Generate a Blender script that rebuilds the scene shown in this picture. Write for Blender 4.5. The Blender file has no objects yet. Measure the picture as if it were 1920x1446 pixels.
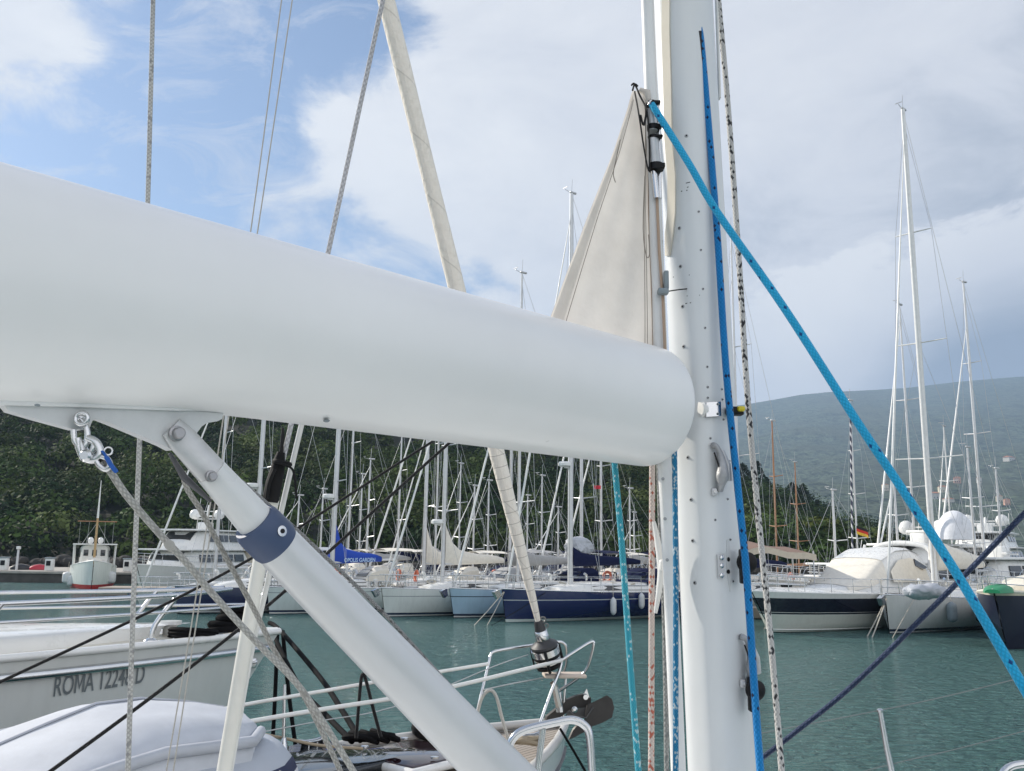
import bpy, bmesh, math, random
import numpy as np
from mathutils import Vector, Matrix
random.seed(7); rng = np.random.default_rng(11)
S = bpy.context.scene; COL = S.collection
V = Vector; R = math.radians; PI = math.pi

# ------------------------------------------------------------------ camera
F = 1700.0; CX, CY = 960.0, 723.0; CAMZ = 3.15
PITCH = math.atan(307 / F); ROLL = R(0.65)
fw = V((0, math.cos(PITCH), math.sin(PITCH)))
up0 = V((0, -math.sin(PITCH), math.cos(PITCH))); rt0 = V((1, 0, 0))
rt = rt0 * math.cos(ROLL) + up0 * math.sin(ROLL)
up = up0 * math.cos(ROLL) - rt0 * math.sin(ROLL)
CAM = V((0, 0, CAMZ))
cd = bpy.data.cameras.new('camera'); cam = bpy.data.objects.new('camera', cd); COL.objects.link(cam)
cd.sensor_fit = 'HORIZONTAL'; cd.sensor_width = 36; cd.lens = 36 * F / 1920
cd.clip_start = 0.05; cd.clip_end = 9000
mw = Matrix((rt, up, -fw)).transposed().to_4x4(); mw.translation = CAM; cam.matrix_world = mw
S.camera = cam

def ray(px, py): return fw + rt * ((px - CX) / F) + up * ((CY - py) / F)
def P(px, py, Y):
    d = ray(px, py); return CAM + d * (Y / d.y)
def W(px, py, z=0.0):
    d = ray(px, py); return CAM + d * ((z - CAMZ) / d.z)
def onplane(px, py, p0, n):
    d = ray(px, py); return CAM + d * ((p0 - CAM).dot(n) / d.dot(n))
def mpp(p): return (V(p) - CAM).dot(fw) / F
def pix(p):
    q = V(p) - CAM; d = q.dot(fw); return CX + F * q.dot(rt) / d, CY - F * q.dot(up) / d
def path(pts, Y0, Y1=None):
    Y1 = Y0 if Y1 is None else Y1; n = len(pts)
    ls = [0]
    for a, b in zip(pts, pts[1:]): ls.append(ls[-1] + math.dist(a, b))
    return [P(x, y, Y0 + (Y1 - Y0) * l / ls[-1]) for (x, y), l in zip(pts, ls)]
def smoothpath(pts, k=6):
    pts = [V(p) for p in pts]; out = []
    for i in range(len(pts) - 1):
        p0 = pts[max(0, i - 1)]; p1 = pts[i]; p2 = pts[i + 1]; p3 = pts[min(len(pts) - 1, i + 2)]
        for j in range(k):
            t = j / k
            out.append(0.5 * ((2 * p1) + (p2 - p0) * t + (2 * p0 - 5 * p1 + 4 * p2 - p3) * t * t + (3 * p1 - p0 - 3 * p2 + p3) * t ** 3))
    out.append(pts[-1]); return out

# ------------------------------------------------------------------ materials
MATS = {}
def newmat(name):
    m = bpy.data.materials.new(name); m.use_nodes = True
    nt = m.node_tree; b = nt.nodes['Principled BSDF']; return m, nt, b
class N:
    """tiny node helper"""
    def __init__(s, nt): s.nt = nt
    def n(s, t, **kw):
        x = s.nt.nodes.new(t)
        for k, v in kw.items(): setattr(x, k, v)
        return x
    def l(s, a, b): s.nt.links.new(a, b)
    def _in(s, x, i, v):
        if v is None: return
        if hasattr(v, 'bl_idname') and not hasattr(v, 'is_output'): v = v.outputs[0]
        if hasattr(v, 'is_output'): s.l(v, x.inputs[i])
        else: x.inputs[i].default_value = v
    def math(s, op, a, b=None, c=None, clamp=False):
        x = s.n('ShaderNodeMath', operation=op, use_clamp=clamp)
        s._in(x, 0, a); s._in(x, 1, b); s._in(x, 2, c); return x.outputs[0]
    def vm(s, op, a, b=None):
        x = s.n('ShaderNodeVectorMath', operation=op); s._in(x, 0, a); s._in(x, 1, b)
        return x.outputs['Value'] if op in ('DOT_PRODUCT', 'LENGTH') else x.outputs[0]
    def noise(s, vec, scale, detail=4, rough=0.5, dist=0.0):
        x = s.n('ShaderNodeTexNoise'); s._in(x, 'Vector', vec); x.inputs['Scale'].default_value = scale
        x.inputs['Detail'].default_value = detail; x.inputs['Roughness'].default_value = rough
        x.inputs['Distortion'].default_value = dist; return x.outputs['Fac']
    def mr(s, v, a, b, c, d, mode='LINEAR'):
        x = s.n('ShaderNodeMapRange', interpolation_type=mode); s._in(x, 0, v)
        for i, q in zip((1, 2, 3, 4), (a, b, c, d)): x.inputs[i].default_value = q
        return x.outputs[0]
    def mix(s, f, a, b, mode='MIX'):
        x = s.n('ShaderNodeMix', data_type='RGBA', blend_type=mode)
        s._in(x, 0, f); s._in(x, 6, a); s._in(x, 7, b); return x.outputs[2]
    def coord(s, k='Object'): return s.n('ShaderNodeTexCoord').outputs[k]
    def bump(s, h, strength, dist):
        x = s.n('ShaderNodeBump'); s._in(x, 'Height', h); x.inputs['Strength'].default_value = strength
        x.inputs['Distance'].default_value = dist; return x.outputs[0]
def c4(c, k=1.0): return (min(1, c[0] * k), min(1, c[1] * k), min(1, c[2] * k), 1)
def srgb(r, g, b):
    f = lambda v: (v / 255 / 12.92) if v < 10 else ((v / 255 + .055) / 1.055) ** 2.4
    return (f(r), f(g), f(b))
def M(name, col, rough=.45, metal=0.0, var=.08, scale=6.0, bump=0.0, bscale=30.0, coat=0.0, trans=0.0, spec=None):
    if name in MATS: return MATS[name]
    m, nt, b = newmat(name); h = N(nt); oc = h.coord()
    f = h.noise(oc, scale, 5, .6)
    c = h.mix(h.mr(f, .3, .7, 0, 1), c4(col, 1 - var), c4(col, 1 + var))
    h.l(c, b.inputs['Base Color'])
    h.l(h.mr(f, .3, .7, max(0, rough - .08), min(1, rough + .08)), b.inputs['Roughness'])
    b.inputs['Metallic'].default_value = metal; b.inputs['Coat Weight'].default_value = coat
    if spec is not None: b.inputs['Specular IOR Level'].default_value = spec
    if bump:
        h.l(h.bump(h.noise(oc, bscale, 5, .6), 1.0, bump), b.inputs['Normal'])
    if trans:
        t = h.n('ShaderNodeBsdfTranslucent'); h.l(c, t.inputs[0]); mx = h.n('ShaderNodeMixShader'); mx.inputs[0].default_value = trans
        h.l(b.outputs[0], mx.inputs[1]); h.l(t.outputs[0], mx.inputs[2])
        h.l(mx.outputs[0], nt.nodes['Material Output'].inputs['Surface'])
    MATS[name] = m; return m
def hullmat(name, bands, rough=.25, coat=.3, var=.05, slope=0.0):
    """bands: [(z_from, colour)...] by height above the waterline (paint bands and boot stripes)"""
    if name in MATS: return MATS[name]
    m, nt, b = newmat(name); h = N(nt); oc = h.coord()
    sx = h.n('ShaderNodeSeparateXYZ'); h.l(oc, sx.inputs[0])
    z = h.math('ADD', h.math('MULTIPLY_ADD', sx.outputs[0], slope, sx.outputs[2]), h.mr(h.noise(oc, 3, 2), 0, 1, -.006, .006))
    r = h.n('ShaderNodeValToRGB'); r.color_ramp.interpolation = 'CONSTANT'
    h.l(h.mr(z, -1, 4, 0, 1), r.inputs[0])
    el = r.color_ramp.elements
    while len(el) < len(bands): el.new(.5)
    for e, (zz, c) in zip(el, bands): e.position = max(0, (zz + 1) / 5); e.color = c4(c)
    # weathering: vertical streaks and grime near the waterline
    mp = h.n('ShaderNodeMapping'); mp.inputs['Scale'].default_value = (5, 5, .35); h.l(oc, mp.inputs[0])
    st = h.mr(h.noise(mp.outputs[0], 1.6, 6, .65), .45, .75, 1, 1 - var * 2.2)
    g = h.mix(1.0, r.outputs[0], st, 'MULTIPLY')
    h.l(g, b.inputs['Base Color']); b.inputs['Roughness'].default_value = rough; b.inputs['Coat Weight'].default_value = coat
    h.l(h.bump(h.noise(oc, 2.2, 2), .25, .01), b.inputs['Normal'])
    MATS[name] = m; return m
def ropemat(name, base, fleck, fden=.18, pitch=.018, strands=8, dark=.6, sheen=.2):
    if name in MATS: return MATS[name]
    m, nt, b = newmat(name); h = N(nt); uv = h.coord('UV')
    sx = h.n('ShaderNodeSeparateXYZ'); h.l(uv, sx.inputs[0]); u, v = sx.outputs[0], sx.outputs[1]
    vv = h.math('DIVIDE', v, pitch); uu = h.math('MULTIPLY', u, strands)
    a = h.math('ADD', vv, uu); c = h.math('SUBTRACT', vv, uu)
    sa = h.math('ABSOLUTE', h.math('SINE', h.math('MULTIPLY', a, PI))); sc = h.math('ABSOLUTE', h.math('SINE', h.math('MULTIPLY', c, PI)))
    hgt = h.math('MULTIPLY', sa, sc)
    cx = h.n('ShaderNodeCombineXYZ'); h.l(a, cx.inputs[0]); h.l(c, cx.inputs[1])
    wn = h.n('ShaderNodeTexWhiteNoise', noise_dimensions='2D'); h.l(h.vm('FLOOR', cx.outputs[0]), wn.inputs['Vector'])
    fl = h.math('LESS_THAN', wn.outputs['Value'], fden)
    g = h.mix(h.mr(hgt, 0, .8, 0, 1), c4(base, dark), c4(base))  # groove shade between strands put into the colour
    big = h.noise(h.coord(), 9, 4)
    g = h.mix(h.mr(big, .35, .7, 0, .35), g, c4(base, .55))
    g = h.mix(fl, g, c4(fleck))
    h.l(g, b.inputs['Base Color']); b.inputs['Roughness'].default_value = .8; b.inputs['Specular IOR Level'].default_value = .2
    b.inputs['Sheen Weight'].default_value = sheen
    h.l(h.bump(hgt, .8, .0015), b.inputs['Normal'])
    MATS[name] = m; return m

# ------------------------------------------------------------------ mesh builder
def frame(axis):
    z = V(axis).normalized(); a = V((0, 0, 1)) if abs(z.z) < .9 else V((1, 0, 0))
    x = a.cross(z).normalized(); return x, z.cross(x), z
class MB:
    def __init__(s): s.v = []; s.f = []; s.uv = {}
    def add(s, vs, fs):
        o = len(s.v); s.v += [V(p) for p in vs]; s.f += [tuple(i + o for i in f) for f in fs]; return o
    def grid(s, rows, closed=False, cap0=False, cap1=False):
        n = len(rows[0]); o = len(s.v)
        for r in rows: s.v += [V(p) for p in r]
        m = n if closed else n - 1
        for i in range(len(rows) - 1):
            for j in range(m):
                k = (j + 1) % n
                s.f.append((o + i * n + j, o + i * n + k, o + (i + 1) * n + k, o + (i + 1) * n + j))
        if cap0: s.f.append(tuple(o + j for j in reversed(range(n))))
        if cap1: s.f.append(tuple(o + (len(rows) - 1) * n + j for j in range(n)))
        return s
    def tube(s, pts, r, n=10, cap=True, uv=False, flat=1.0, side=None):
        pts = [V(p) for p in pts]; rows = []; o = len(s.v)
        rs = r if isinstance(r, (list, tuple)) else [r] * len(pts)
        t0 = (pts[1] - pts[0]).normalized(); x, y, _ = frame(t0)
        if side is not None:
            x = (V(side) - t0 * V(side).dot(t0)).normalized()
        ln = 0
        nn = n + 1 if uv else n
        for i, p in enumerate(pts):
            t = (pts[min(i + 1, len(pts) - 1)] - pts[max(i - 1, 0)]).normalized()
            x = (x - t * x.dot(t)).normalized(); y = t.cross(x)
            if i: ln += (p - pts[i - 1]).length
            rows.append([p + (x * math.cos(2 * PI * j / n) + y * math.sin(2 * PI * j / n) * flat) * rs[i] for j in range(nn)])
            if uv:
                for j in range(nn): s.uv[o + i * nn + j] = (j / n, ln)
        s.grid(rows, not uv, cap and not uv, cap and not uv); return s
    def rod(s, a, b, r, n=8, r2=None): return s.tube([a, b], [r, r if r2 is None else r2], n)
    def lathe(s, p0, axis, prof, n=20):
        x, y, z = frame(axis); p0 = V(p0)
        rows = [[p0 + z * hh + (x * math.cos(2 * PI * j / n) + y * math.sin(2 * PI * j / n)) * max(rr, 1e-4) for j in range(n)] for rr, hh in prof]
        return s.grid(rows, True, True, True)
    def box(s, c, size, bev=0.0, rz=0.0, mat=None, seg=2):
        bm = bmesh.new(); bmesh.ops.create_cube(bm, size=1)
        bmesh.ops.scale(bm, vec=size, verts=bm.verts)
        if bev: bmesh.ops.bevel(bm, geom=list(bm.edges), offset=min(bev, min(size) * .49), segments=seg, affect='EDGES', profile=.5)
        T = Matrix.Translation(V(c)) @ (mat.to_4x4() if mat is not None else Matrix.Rotation(rz, 4, 'Z'))
        bm.verts.index_update()
        s.add([T @ v.co for v in bm.verts], [[v.index for v in f.verts] for f in bm.faces]); bm.free(); return s
    def prism(s, pts, n, th):
        """polygon pts extruded by th along n (centred)"""
        n = V(n).normalized() * th / 2; k = len(pts)
        A = [V(p) - n for p in pts]; B = [V(p) + n for p in pts]
        s.add(A + B, [tuple(reversed(range(k))), tuple(range(k, 2 * k))] + [(i, (i + 1) % k, k + (i + 1) % k, k + i) for i in range(k)]); return s
    def ball(s, c, r, n=12, sq=(1, 1, 1)):
        prof = [(math.sin(PI * i / 8), -math.cos(PI * i / 8)) for i in range(9)]
        rows = [[V(c) + V((a * r * sq[0] * math.cos(2 * PI * j / n), a * r * sq[1] * math.sin(2 * PI * j / n), b * r * sq[2])) for j in range(n)] for a, b in [(max(p, .01), q) for p, q in prof]]
        return s.grid(rows, True, True, True)
    def torus(s, c, axis, R_, r, n=24, m=8, arc=2 * PI):
        x, y, z = frame(axis); full = arc >= 2 * PI - .01
        k = n if full else n + 1
        pts = [(V(c), math.cos(arc * i / n) * x + math.sin(arc * i / n) * y) for i in range(k)]
        rows = [[p + d * (R_ + r * math.cos(2 * PI * j / m)) + z * r * math.sin(2 * PI * j / m) for j in range(m)] for p, d in pts]
        if full: rows.append(rows[0])
        return s.grid(rows, True, not full, not full)
    def build(s, name, mat, parent=None, smooth=40, local=False, doubles=False):
        me = bpy.data.meshes.new(name); org = V((0, 0, 0)); vs = s.v
        q = parent
        if not local:
            if parent is None:
                zs = min(v.z for v in s.v); c = sum(s.v, V()) / len(s.v); org = V((c.x, c.y, zs)); vs = [v - org for v in s.v]
            else:   # world points into the frame of the thing at the top
                while q.parent is not None: q = q.parent
                Rt = Matrix.Rotation(-q.rotation_euler.z, 3, 'Z'); vs = [Rt @ (v - q.location) for v in s.v]
        me.from_pydata([tuple(v) for v in vs], [], s.f)
        if doubles:
            bm = bmesh.new(); bm.from_mesh(me); bmesh.ops.remove_doubles(bm, verts=bm.verts, dist=1e-4); bm.to_mesh(me); bm.free()
        bm = bmesh.new(); bm.from_mesh(me); bmesh.ops.recalc_face_normals(bm, faces=bm.faces); bm.to_mesh(me); bm.free()
        if s.uv:
            ul = me.uv_layers.new(name='UVMap'); idx = np.empty(len(me.loops), dtype=np.int32); me.loops.foreach_get('vertex_index', idx)
            u = np.array([s.uv.get(i, (0, 0)) for i in range(len(s.v))], dtype=np.float32); ul.data.foreach_set('uv', u[idx].ravel())
        if smooth:
            me.polygons.foreach_set('use_smooth', [True] * len(me.polygons)); me.set_sharp_from_angle(angle=R(smooth))
        o = bpy.data.objects.new(name, me); COL.objects.link(o)
        if mat: me.materials.append(mat)
        if parent is not None: o.parent = parent
        else: o.location = org
        return o
def tag(o, label=None, cat=None, group=None, kind=None):
    if label: o['label'] = label
    if cat: o['category'] = cat
    if group: o['group'] = group
    if kind: o['kind'] = kind
    return o
def thing(name, label, cat, loc=(0, 0, 0), rz=0, group=None):
    o = bpy.data.objects.new(name, None); COL.objects.link(o); o.location = V(loc); o.rotation_euler = (0, 0, rz); o.empty_display_size = .2
    return tag(o, label, cat, group)
def rope(name, label, pts, r, mat, cat='rope', group=None, k=6, n=10):
    return tag(MB().tube(smoothpath(pts, k) if len(pts) > 2 else pts, r, n, uv=True).build(name, mat), label, cat, group)
def textmesh(body, size, shear=0.0, sx=1.0, bold=0.0):
    cu = bpy.data.curves.new('lettering', 'FONT'); cu.body = body; cu.size = size; cu.offset = bold; cu.resolution_u = 4
    o = bpy.data.objects.new('lettering', cu); COL.objects.link(o)
    dg = bpy.context.evaluated_depsgraph_get(); dg.update(); me = bpy.data.meshes.new_from_object(o.evaluated_get(dg))
    bm = bmesh.new(); bm.from_mesh(me); bm.verts.index_update()
    vs = [V((v.co.x * sx, v.co.y, 0)) for v in bm.verts]; fs = [tuple(v.index for v in f.verts) for f in bm.faces]; bm.free()
    bpy.data.objects.remove(o); return vs, fs

WHITE = M('white_gelcoat', (.74, .74, .72), .3, coat=.3, var=.03)
DECK = M('deck_white', (.66, .66, .63), .55, bump=.002, bscale=60)
CREAM = M('cream_gelcoat', (.70, .66, .56), .4)
BEIGE = M('beige_canvas', (.55, .48, .38), .85, bump=.004, bscale=25)
CREAMC = M('cream_canvas', (.74, .70, .62), .85, bump=.02, bscale=6)
GREYC = M('grey_canvas', (.36, .36, .36), .85, bump=.015, bscale=6)
NAVYC = M('navy_canvas', (.008, .012, .045), .9, spec=.15, bump=.015, bscale=6)
BLUEC = M('royal_blue_canvas', (.01, .06, .42), .75, bump=.015, bscale=6)
BROWNC = M('brown_canvas', (.20, .13, .10), .9, bump=.01, bscale=6)
SILVERC = M('silver_cover', (.42, .44, .48), .5, bump=.02, bscale=5)
ALU = M('anodised_aluminium', (.60, .61, .62), .42, .35)
MASTW = M('mast_white', (.70, .70, .69), .35)
WOODM = M('varnished_spar', (.36, .18, .09), .4)
STEEL = M('stainless_steel', (.62, .63, .64), .18, 1.0, var=.04)
WIRE = M('rigging_wire', (.46, .47, .48), .4, .6)
GLASS = M('tinted_glass', (.015, .018, .022), .08, coat=.5)
BLACK = M('black_plastic', (.008, .008, .009), .5, spec=.25)
RUBBER = M('black_rubber', (.009, .009, .010), .7, spec=.2)
TEAK = M('teak_trim', (.30, .17, .09), .6)
FENDW = M('fender_white', (.62, .63, .64), .45)
FENDG = M('fender_grey', (.22, .26, .28), .5)
FENDK = M('fender_black', (.012, .012, .016), .6)
FENDB = M('fender_navy', (.01, .015, .05), .6)
ORANGE = M('lifebuoy_orange', (.65, .16, .08), .6)
LINEW = M('mooring_rope_pale', (.45, .42, .36), .85)
LINEK = M('mooring_rope_black', (.008, .008, .009), .85, spec=.1)
# ------------------------------------------------------------------ sky and sun
SUN = V((-.86, .42, .56)).normalized()
def build_world():
    w = bpy.data.worlds.new('World'); S.world = w; w.use_nodes = True; nt = w.node_tree; h = N(nt)
    bg = nt.nodes['Background']; bg.inputs['Strength'].default_value = 0.1
    sky = h.n('ShaderNodeTexSky', sky_type='NISHITA'); sky.sun_disc = False
    sky.sun_elevation = math.asin(SUN.z); sky.sun_rotation = math.atan2(SUN.x, SUN.y)
    sky.air_density = 1.0; sky.dust_density = .6; sky.ozone_density = 1.5; sky.altitude = 0
    d = h.coord('Generated')
    sx = h.n('ShaderNodeSeparateXYZ'); h.l(d, sx.inputs[0])
    den = h.math('ADD', h.math('MAXIMUM', sx.outputs[2], 0.0), .42)
    cx = h.n('ShaderNodeCombineXYZ'); h.l(h.math('DIVIDE', sx.outputs[0], den), cx.inputs[0]); h.l(h.math('DIVIDE', sx.outputs[1], den), cx.inputs[1])
    h.l(h.math('MULTIPLY', sx.outputs[2], 1.4), cx.inputs[2])
    warp = h.n('ShaderNodeTexNoise'); warp.inputs['Scale'].default_value = 2.2; h.l(cx.outputs[0], warp.inputs['Vector'])
    wv = h.vm('ADD', cx.outputs[0], h.vm('MULTIPLY', h.vm('SUBTRACT', warp.outputs['Color'], (.5, .5, .5)), (.35, .35, .35)))
    n1 = h.noise(wv, 2.6, 9, .56); n2 = h.noise(wv, 7.5, 9, .64)
    nn = h.math('MULTIPLY_ADD', h.math('SUBTRACT', h.math('ADD', h.math('MULTIPLY', n1, .58), h.math('MULTIPLY', n2, .42)), .5), 2.3, .5)
    def blob(px, py, rad, amp):
        q = (P(px, py, 1) - CAM).normalized()
        e = h.math('POWER', h.math('MAXIMUM', h.vm('DOT_PRODUCT', d, tuple(q)), 0.0), 1.0 / (rad / F) ** 2)
        return h.math('MULTIPLY', e, amp)
    def total(bl):
        a = None
        for b in bl:
            e = blob(*b); a = e if a is None else h.math('ADD', a, e)
        return a
    dn = h.vm('NORMALIZE', d)
    cover = total([(80, 90, 120, .32), (190, 180, 80, .26), (-40, 180, 110, .2), (340, 25, 60, .12), (610, 190, 90, .25), (760, 300, 170, .28), (460, 390, 70, .12), (560, 430, 110, .25),
                   (330, 190, 100, -.30), (420, 120, 100, -.24), (350, 320, 120, -.36), (140, 330, 120, -.42), (250, 270, 80, -.28), (700, 40, 110, -.34), (560, 60, 110, -.30), (655, 350, 60, -.26), (730, 470, 60, -.22), (820, 540, 60, -.2), (830, 130, 60, -.16), (1010, 545, 70, -.34), (900, 520, 60, -.3), (620, 450, 45, -.18), (480, 250, 60, -.2),
                   (1500, 250, 420, .55), (1120, 120, 190, .34), (1100, 330, 170, .28), (960, 380, 90, .2), (1800, 600, 400, .7), (1490, 545, 60, -.36), (1780, 560, 150, .3), (1420, 640, 70, .2), (1950, 100, 300, .5), (1560, 480, 60, -.25)])
    cv = h.mr(h.math('ADD', nn, cover), .42, .78, 0, 1, 'SMOOTHSTEP')
    # cloud body: light lilac grey with brighter crowns and a dark base over the mountain
    hi = total([(90, 100, 140, .6), (600, 190, 130, .5), (1480, 60, 300, .3), (820, 380, 200, .45)])
    lo = total([(1900, 715, 120, .8), (1760, 730, 90, .45), (1980, 640, 120, .4), (1640, 710, 60, .1), (1720, 360, 130, .12), (1850, 330, 120, .1)])
    shade = h.math('SUBTRACT', h.math('ADD', h.math('ADD', h.mr(n2, .3, .7, -.26, .3), h.mr(n1, .35, .65, -.25, .2)), hi), lo)
    # a cumulus bank climbing to the right, its crown lit and its foot grey
    nrm = (P(1430, 560, 1) - CAM).cross(P(1900, 350, 1) - CAM).normalized(); nrm = nrm if nrm.z < 0 else -nrm
    bank = h.math('ADD', h.vm('DOT_PRODUCT', d, tuple(nrm)), h.math('MULTIPLY_ADD', h.math('SUBTRACT', nn, .5), .16, .012))
    east = h.mr(h.vm('DOT_PRODUCT', d, tuple(rt)), .20, .30, 0, 1)
    bk = h.math('MULTIPLY', h.mr(bank, -.004, .022, 0, 1, 'SMOOTHSTEP'), east)
    shade = h.math('ADD', shade, h.math('MULTIPLY', bk, h.mr(bank, .0, .17, .95, .05)))
    shade = h.math('SUBTRACT', shade, h.math('MULTIPLY', h.math('SUBTRACT', east, bk), .04))
    cv = h.math('MAXIMUM', cv, bk)
    ci = h.n('ShaderNodeMapping'); ci.inputs['Scale'].default_value = (1.0, 1.9, 1); ci.inputs['Rotation'].default_value = (0, 0, .5); h.l(wv, ci.inputs[0])
    cv = h.math('MAXIMUM', cv, h.mr(h.noise(ci.outputs[0], 5.2, 10, .68, .8), .50, .76, 0, .8))   # torn streaks over the blue
    cb = h.mix(h.mr(shade, -.9, .0, 0, 1), (2.3, 2.8, 3.6, 1), (5.8, 6.0, 6.5, 1))
    cb = h.mix(h.mr(shade, .0, .8, 0, 1), cb, (7.2, 7.3, 7.5, 1))
    # unseen cloud bank opposite the sun, added to fill the shaded faces
    fillcloud = h.math('POWER', h.math('MAXIMUM', h.vm('DOT_PRODUCT', d, tuple(V((.62, -.74, .25)).normalized())), 0.0), 1.6)
    cb = h.mix(1.0, cb, h.mix(fillcloud, (1, 1, 1, 1), (1.95, 1.90, 1.82, 1)), 'MULTIPLY'); cv = h.math('MAXIMUM', cv, h.mr(fillcloud, .02, .35, 0, .95))
    skyc = h.mix(1.0, sky.outputs[0], (.95, 1.02, 1.1, 1), 'MULTIPLY')
    # thin veil so the blue is never pure
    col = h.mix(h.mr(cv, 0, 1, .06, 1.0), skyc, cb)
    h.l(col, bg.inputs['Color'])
build_world()
sl = bpy.data.lights.new('sun', 'SUN'); sl.energy = 5.0; sl.angle = R(.6); sl.color = (1, .93, .82)
so = bpy.data.objects.new('sun', sl); COL.objects.link(so); so.rotation_euler = (-SUN).to_track_quat('-Z', 'Y').to_euler()
S.view_settings.view_transform = 'Standard'; S.view_settings.look = 'None'; S.view_settings.exposure = .28; S.view_settings.gamma = 1

# ------------------------------------------------------------------ water
def build_water():
    m, nt, b = newmat('harbour_water'); h = N(nt); oc = h.coord()
    def mp(sc, rot=0.0):
        x = h.n('ShaderNodeMapping'); x.inputs['Scale'].default_value = sc; x.inputs['Rotation'].default_value = (0, 0, rot); h.l(oc, x.inputs[0]); return x.outputs[0]
    f1 = h.noise(mp((1.0, 2.0, 1), .15), 2.1, 4, .55, .9)
    f2 = h.noise(mp((1.0, 2.0, 1), -.2), 3.6, 4, .6, .5)
    f3 = h.noise(mp((1, 1.6, 1), .1), .32, 3, .5)
    hh = h.math('ADD', h.math('MULTIPLY', f1, .62), h.math('ADD', h.math('MULTIPLY', f2, .30), h.math('MULTIPLY', f3, .6)))
    h.l(h.bump(hh, 1.0, .62), b.inputs['Normal'])
    g = h.noise(oc, .05, 3)
    h.l(h.mix(h.mr(g, .35, .65, 0, 1), (.078, .172, .162, 1), (.102, .210, .198, 1)), b.inputs['Base Color'])
    b.inputs['Roughness'].default_value = .06; b.inputs['IOR'].default_value = 1.333
    mb = MB(); xs = [-4400, -600, -200, -80, -30, 0, 30, 80, 200, 600, 4400]; ys = [-40, -10, 10, 30, 60, 120, 300, 900, 4400]
    mb.grid([[(x, y, 0) for x in xs] for y in ys])
    tag(mb.build('water', m, smooth=0), kind='structure')
build_water()

# ------------------------------------------------------------------ hill, forest, mountain
RIDGE = [(-900, 560), (-300, 600), (0, 640), (400, 690), (800, 735), (1100, 790), (1250, 835), (1340, 868), (1420, 895), (1500, 935), (1580, 975), (1640, 1000), (1720, 1024), (1790, 1045), (2600, 1080)]
def lerp_tab(tab, x):
    if x <= tab[0][0]: return tab[0][1]
    for (a, b), (c, d) in zip(tab, tab[1:]):
        if x <= c: return b + (d - b) * (x - a) / (c - a)
    return tab[-1][1]
from mathutils import noise as mn
HY0, HY1 = 96.0, 215.0
def ridge_z(u):  # u = px column at the ridge
    p = P(u, lerp_tab(RIDGE, u), HY1); return p.x, p.z
RTAB = [ridge_z(u) for u in range(-1000, 2700, 50)]
def hillz(x, y):
    # column: follow the ray fan so that the silhouette is the ridge
    k = x * HY1 / max(y, 60.0)
    zr = lerp_tab(RTAB, k)
    t = (y - HY0) / (HY1 - HY0)
    if t <= 0: return max(-1.0, .9 + t * 8)
    s = min(t, 1.0); prof = .78 * s + .22 * s * s if t <= 1 else 1 - (t - 1) * .5
    return .9 + max(zr - 3.5, -1.5) * prof + 2.6 * (mn.noise(V((x * .03, y * .03, 0)))) * min(1, t * 4) * (1 if zr > 8 else .2)
def build_hill():
    xs = np.linspace(-190, 190, 96); ys = np.concatenate([[88, 92, 95], np.linspace(96, 215, 44), [230, 260]])
    mb = MB(); mb.grid([[(x, y, hillz(x, y)) for x in xs] for y in ys])
    m, nt, b = newmat('hill_soil'); h = N(nt); oc = h.coord()
    f = h.noise(oc, .12, 6, .65)
    h.l(h.mix(h.mr(f, .4, .65, 0, 1), (.008, .013, .007, 1), (.018, .022, .013, 1)), b.inputs['Base Color']); b.inputs['Roughness'].default_value = .95
    tag(mb.build('hill', m), kind='structure')
build_hill()
LEAFTINTS = [(.024, .044, .015), (.038, .064, .019), (.056, .082, .025), (.018, .036, .015), (.076, .098, .036), (.042, .058, .020)]
def leafmat():
    m, nt, b = newmat('foliage'); h = N(nt)
    a = h.n('ShaderNodeAttribute'); a.attribute_name = 'tint'
    h.l(a.outputs['Color'], b.inputs['Base Color']); b.inputs['Roughness'].default_value = .65; b.inputs['Specular IOR Level'].default_value = .05
    t = h.n('ShaderNodeBsdfTranslucent'); h.l(h.mix(1, a.outputs['Color'], (1.2, 1.3, .7, 1), 'MULTIPLY'), t.inputs[0])
    mx = h.n('ShaderNodeMixShader'); mx.inputs[0].default_value = .12; h.l(b.outputs[0], mx.inputs[1]); h.l(t.outputs[0], mx.inputs[2])
    h.l(mx.outputs[0], nt.nodes['Material Output'].inputs['Surface']); return m
LEAF = leafmat()
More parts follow.
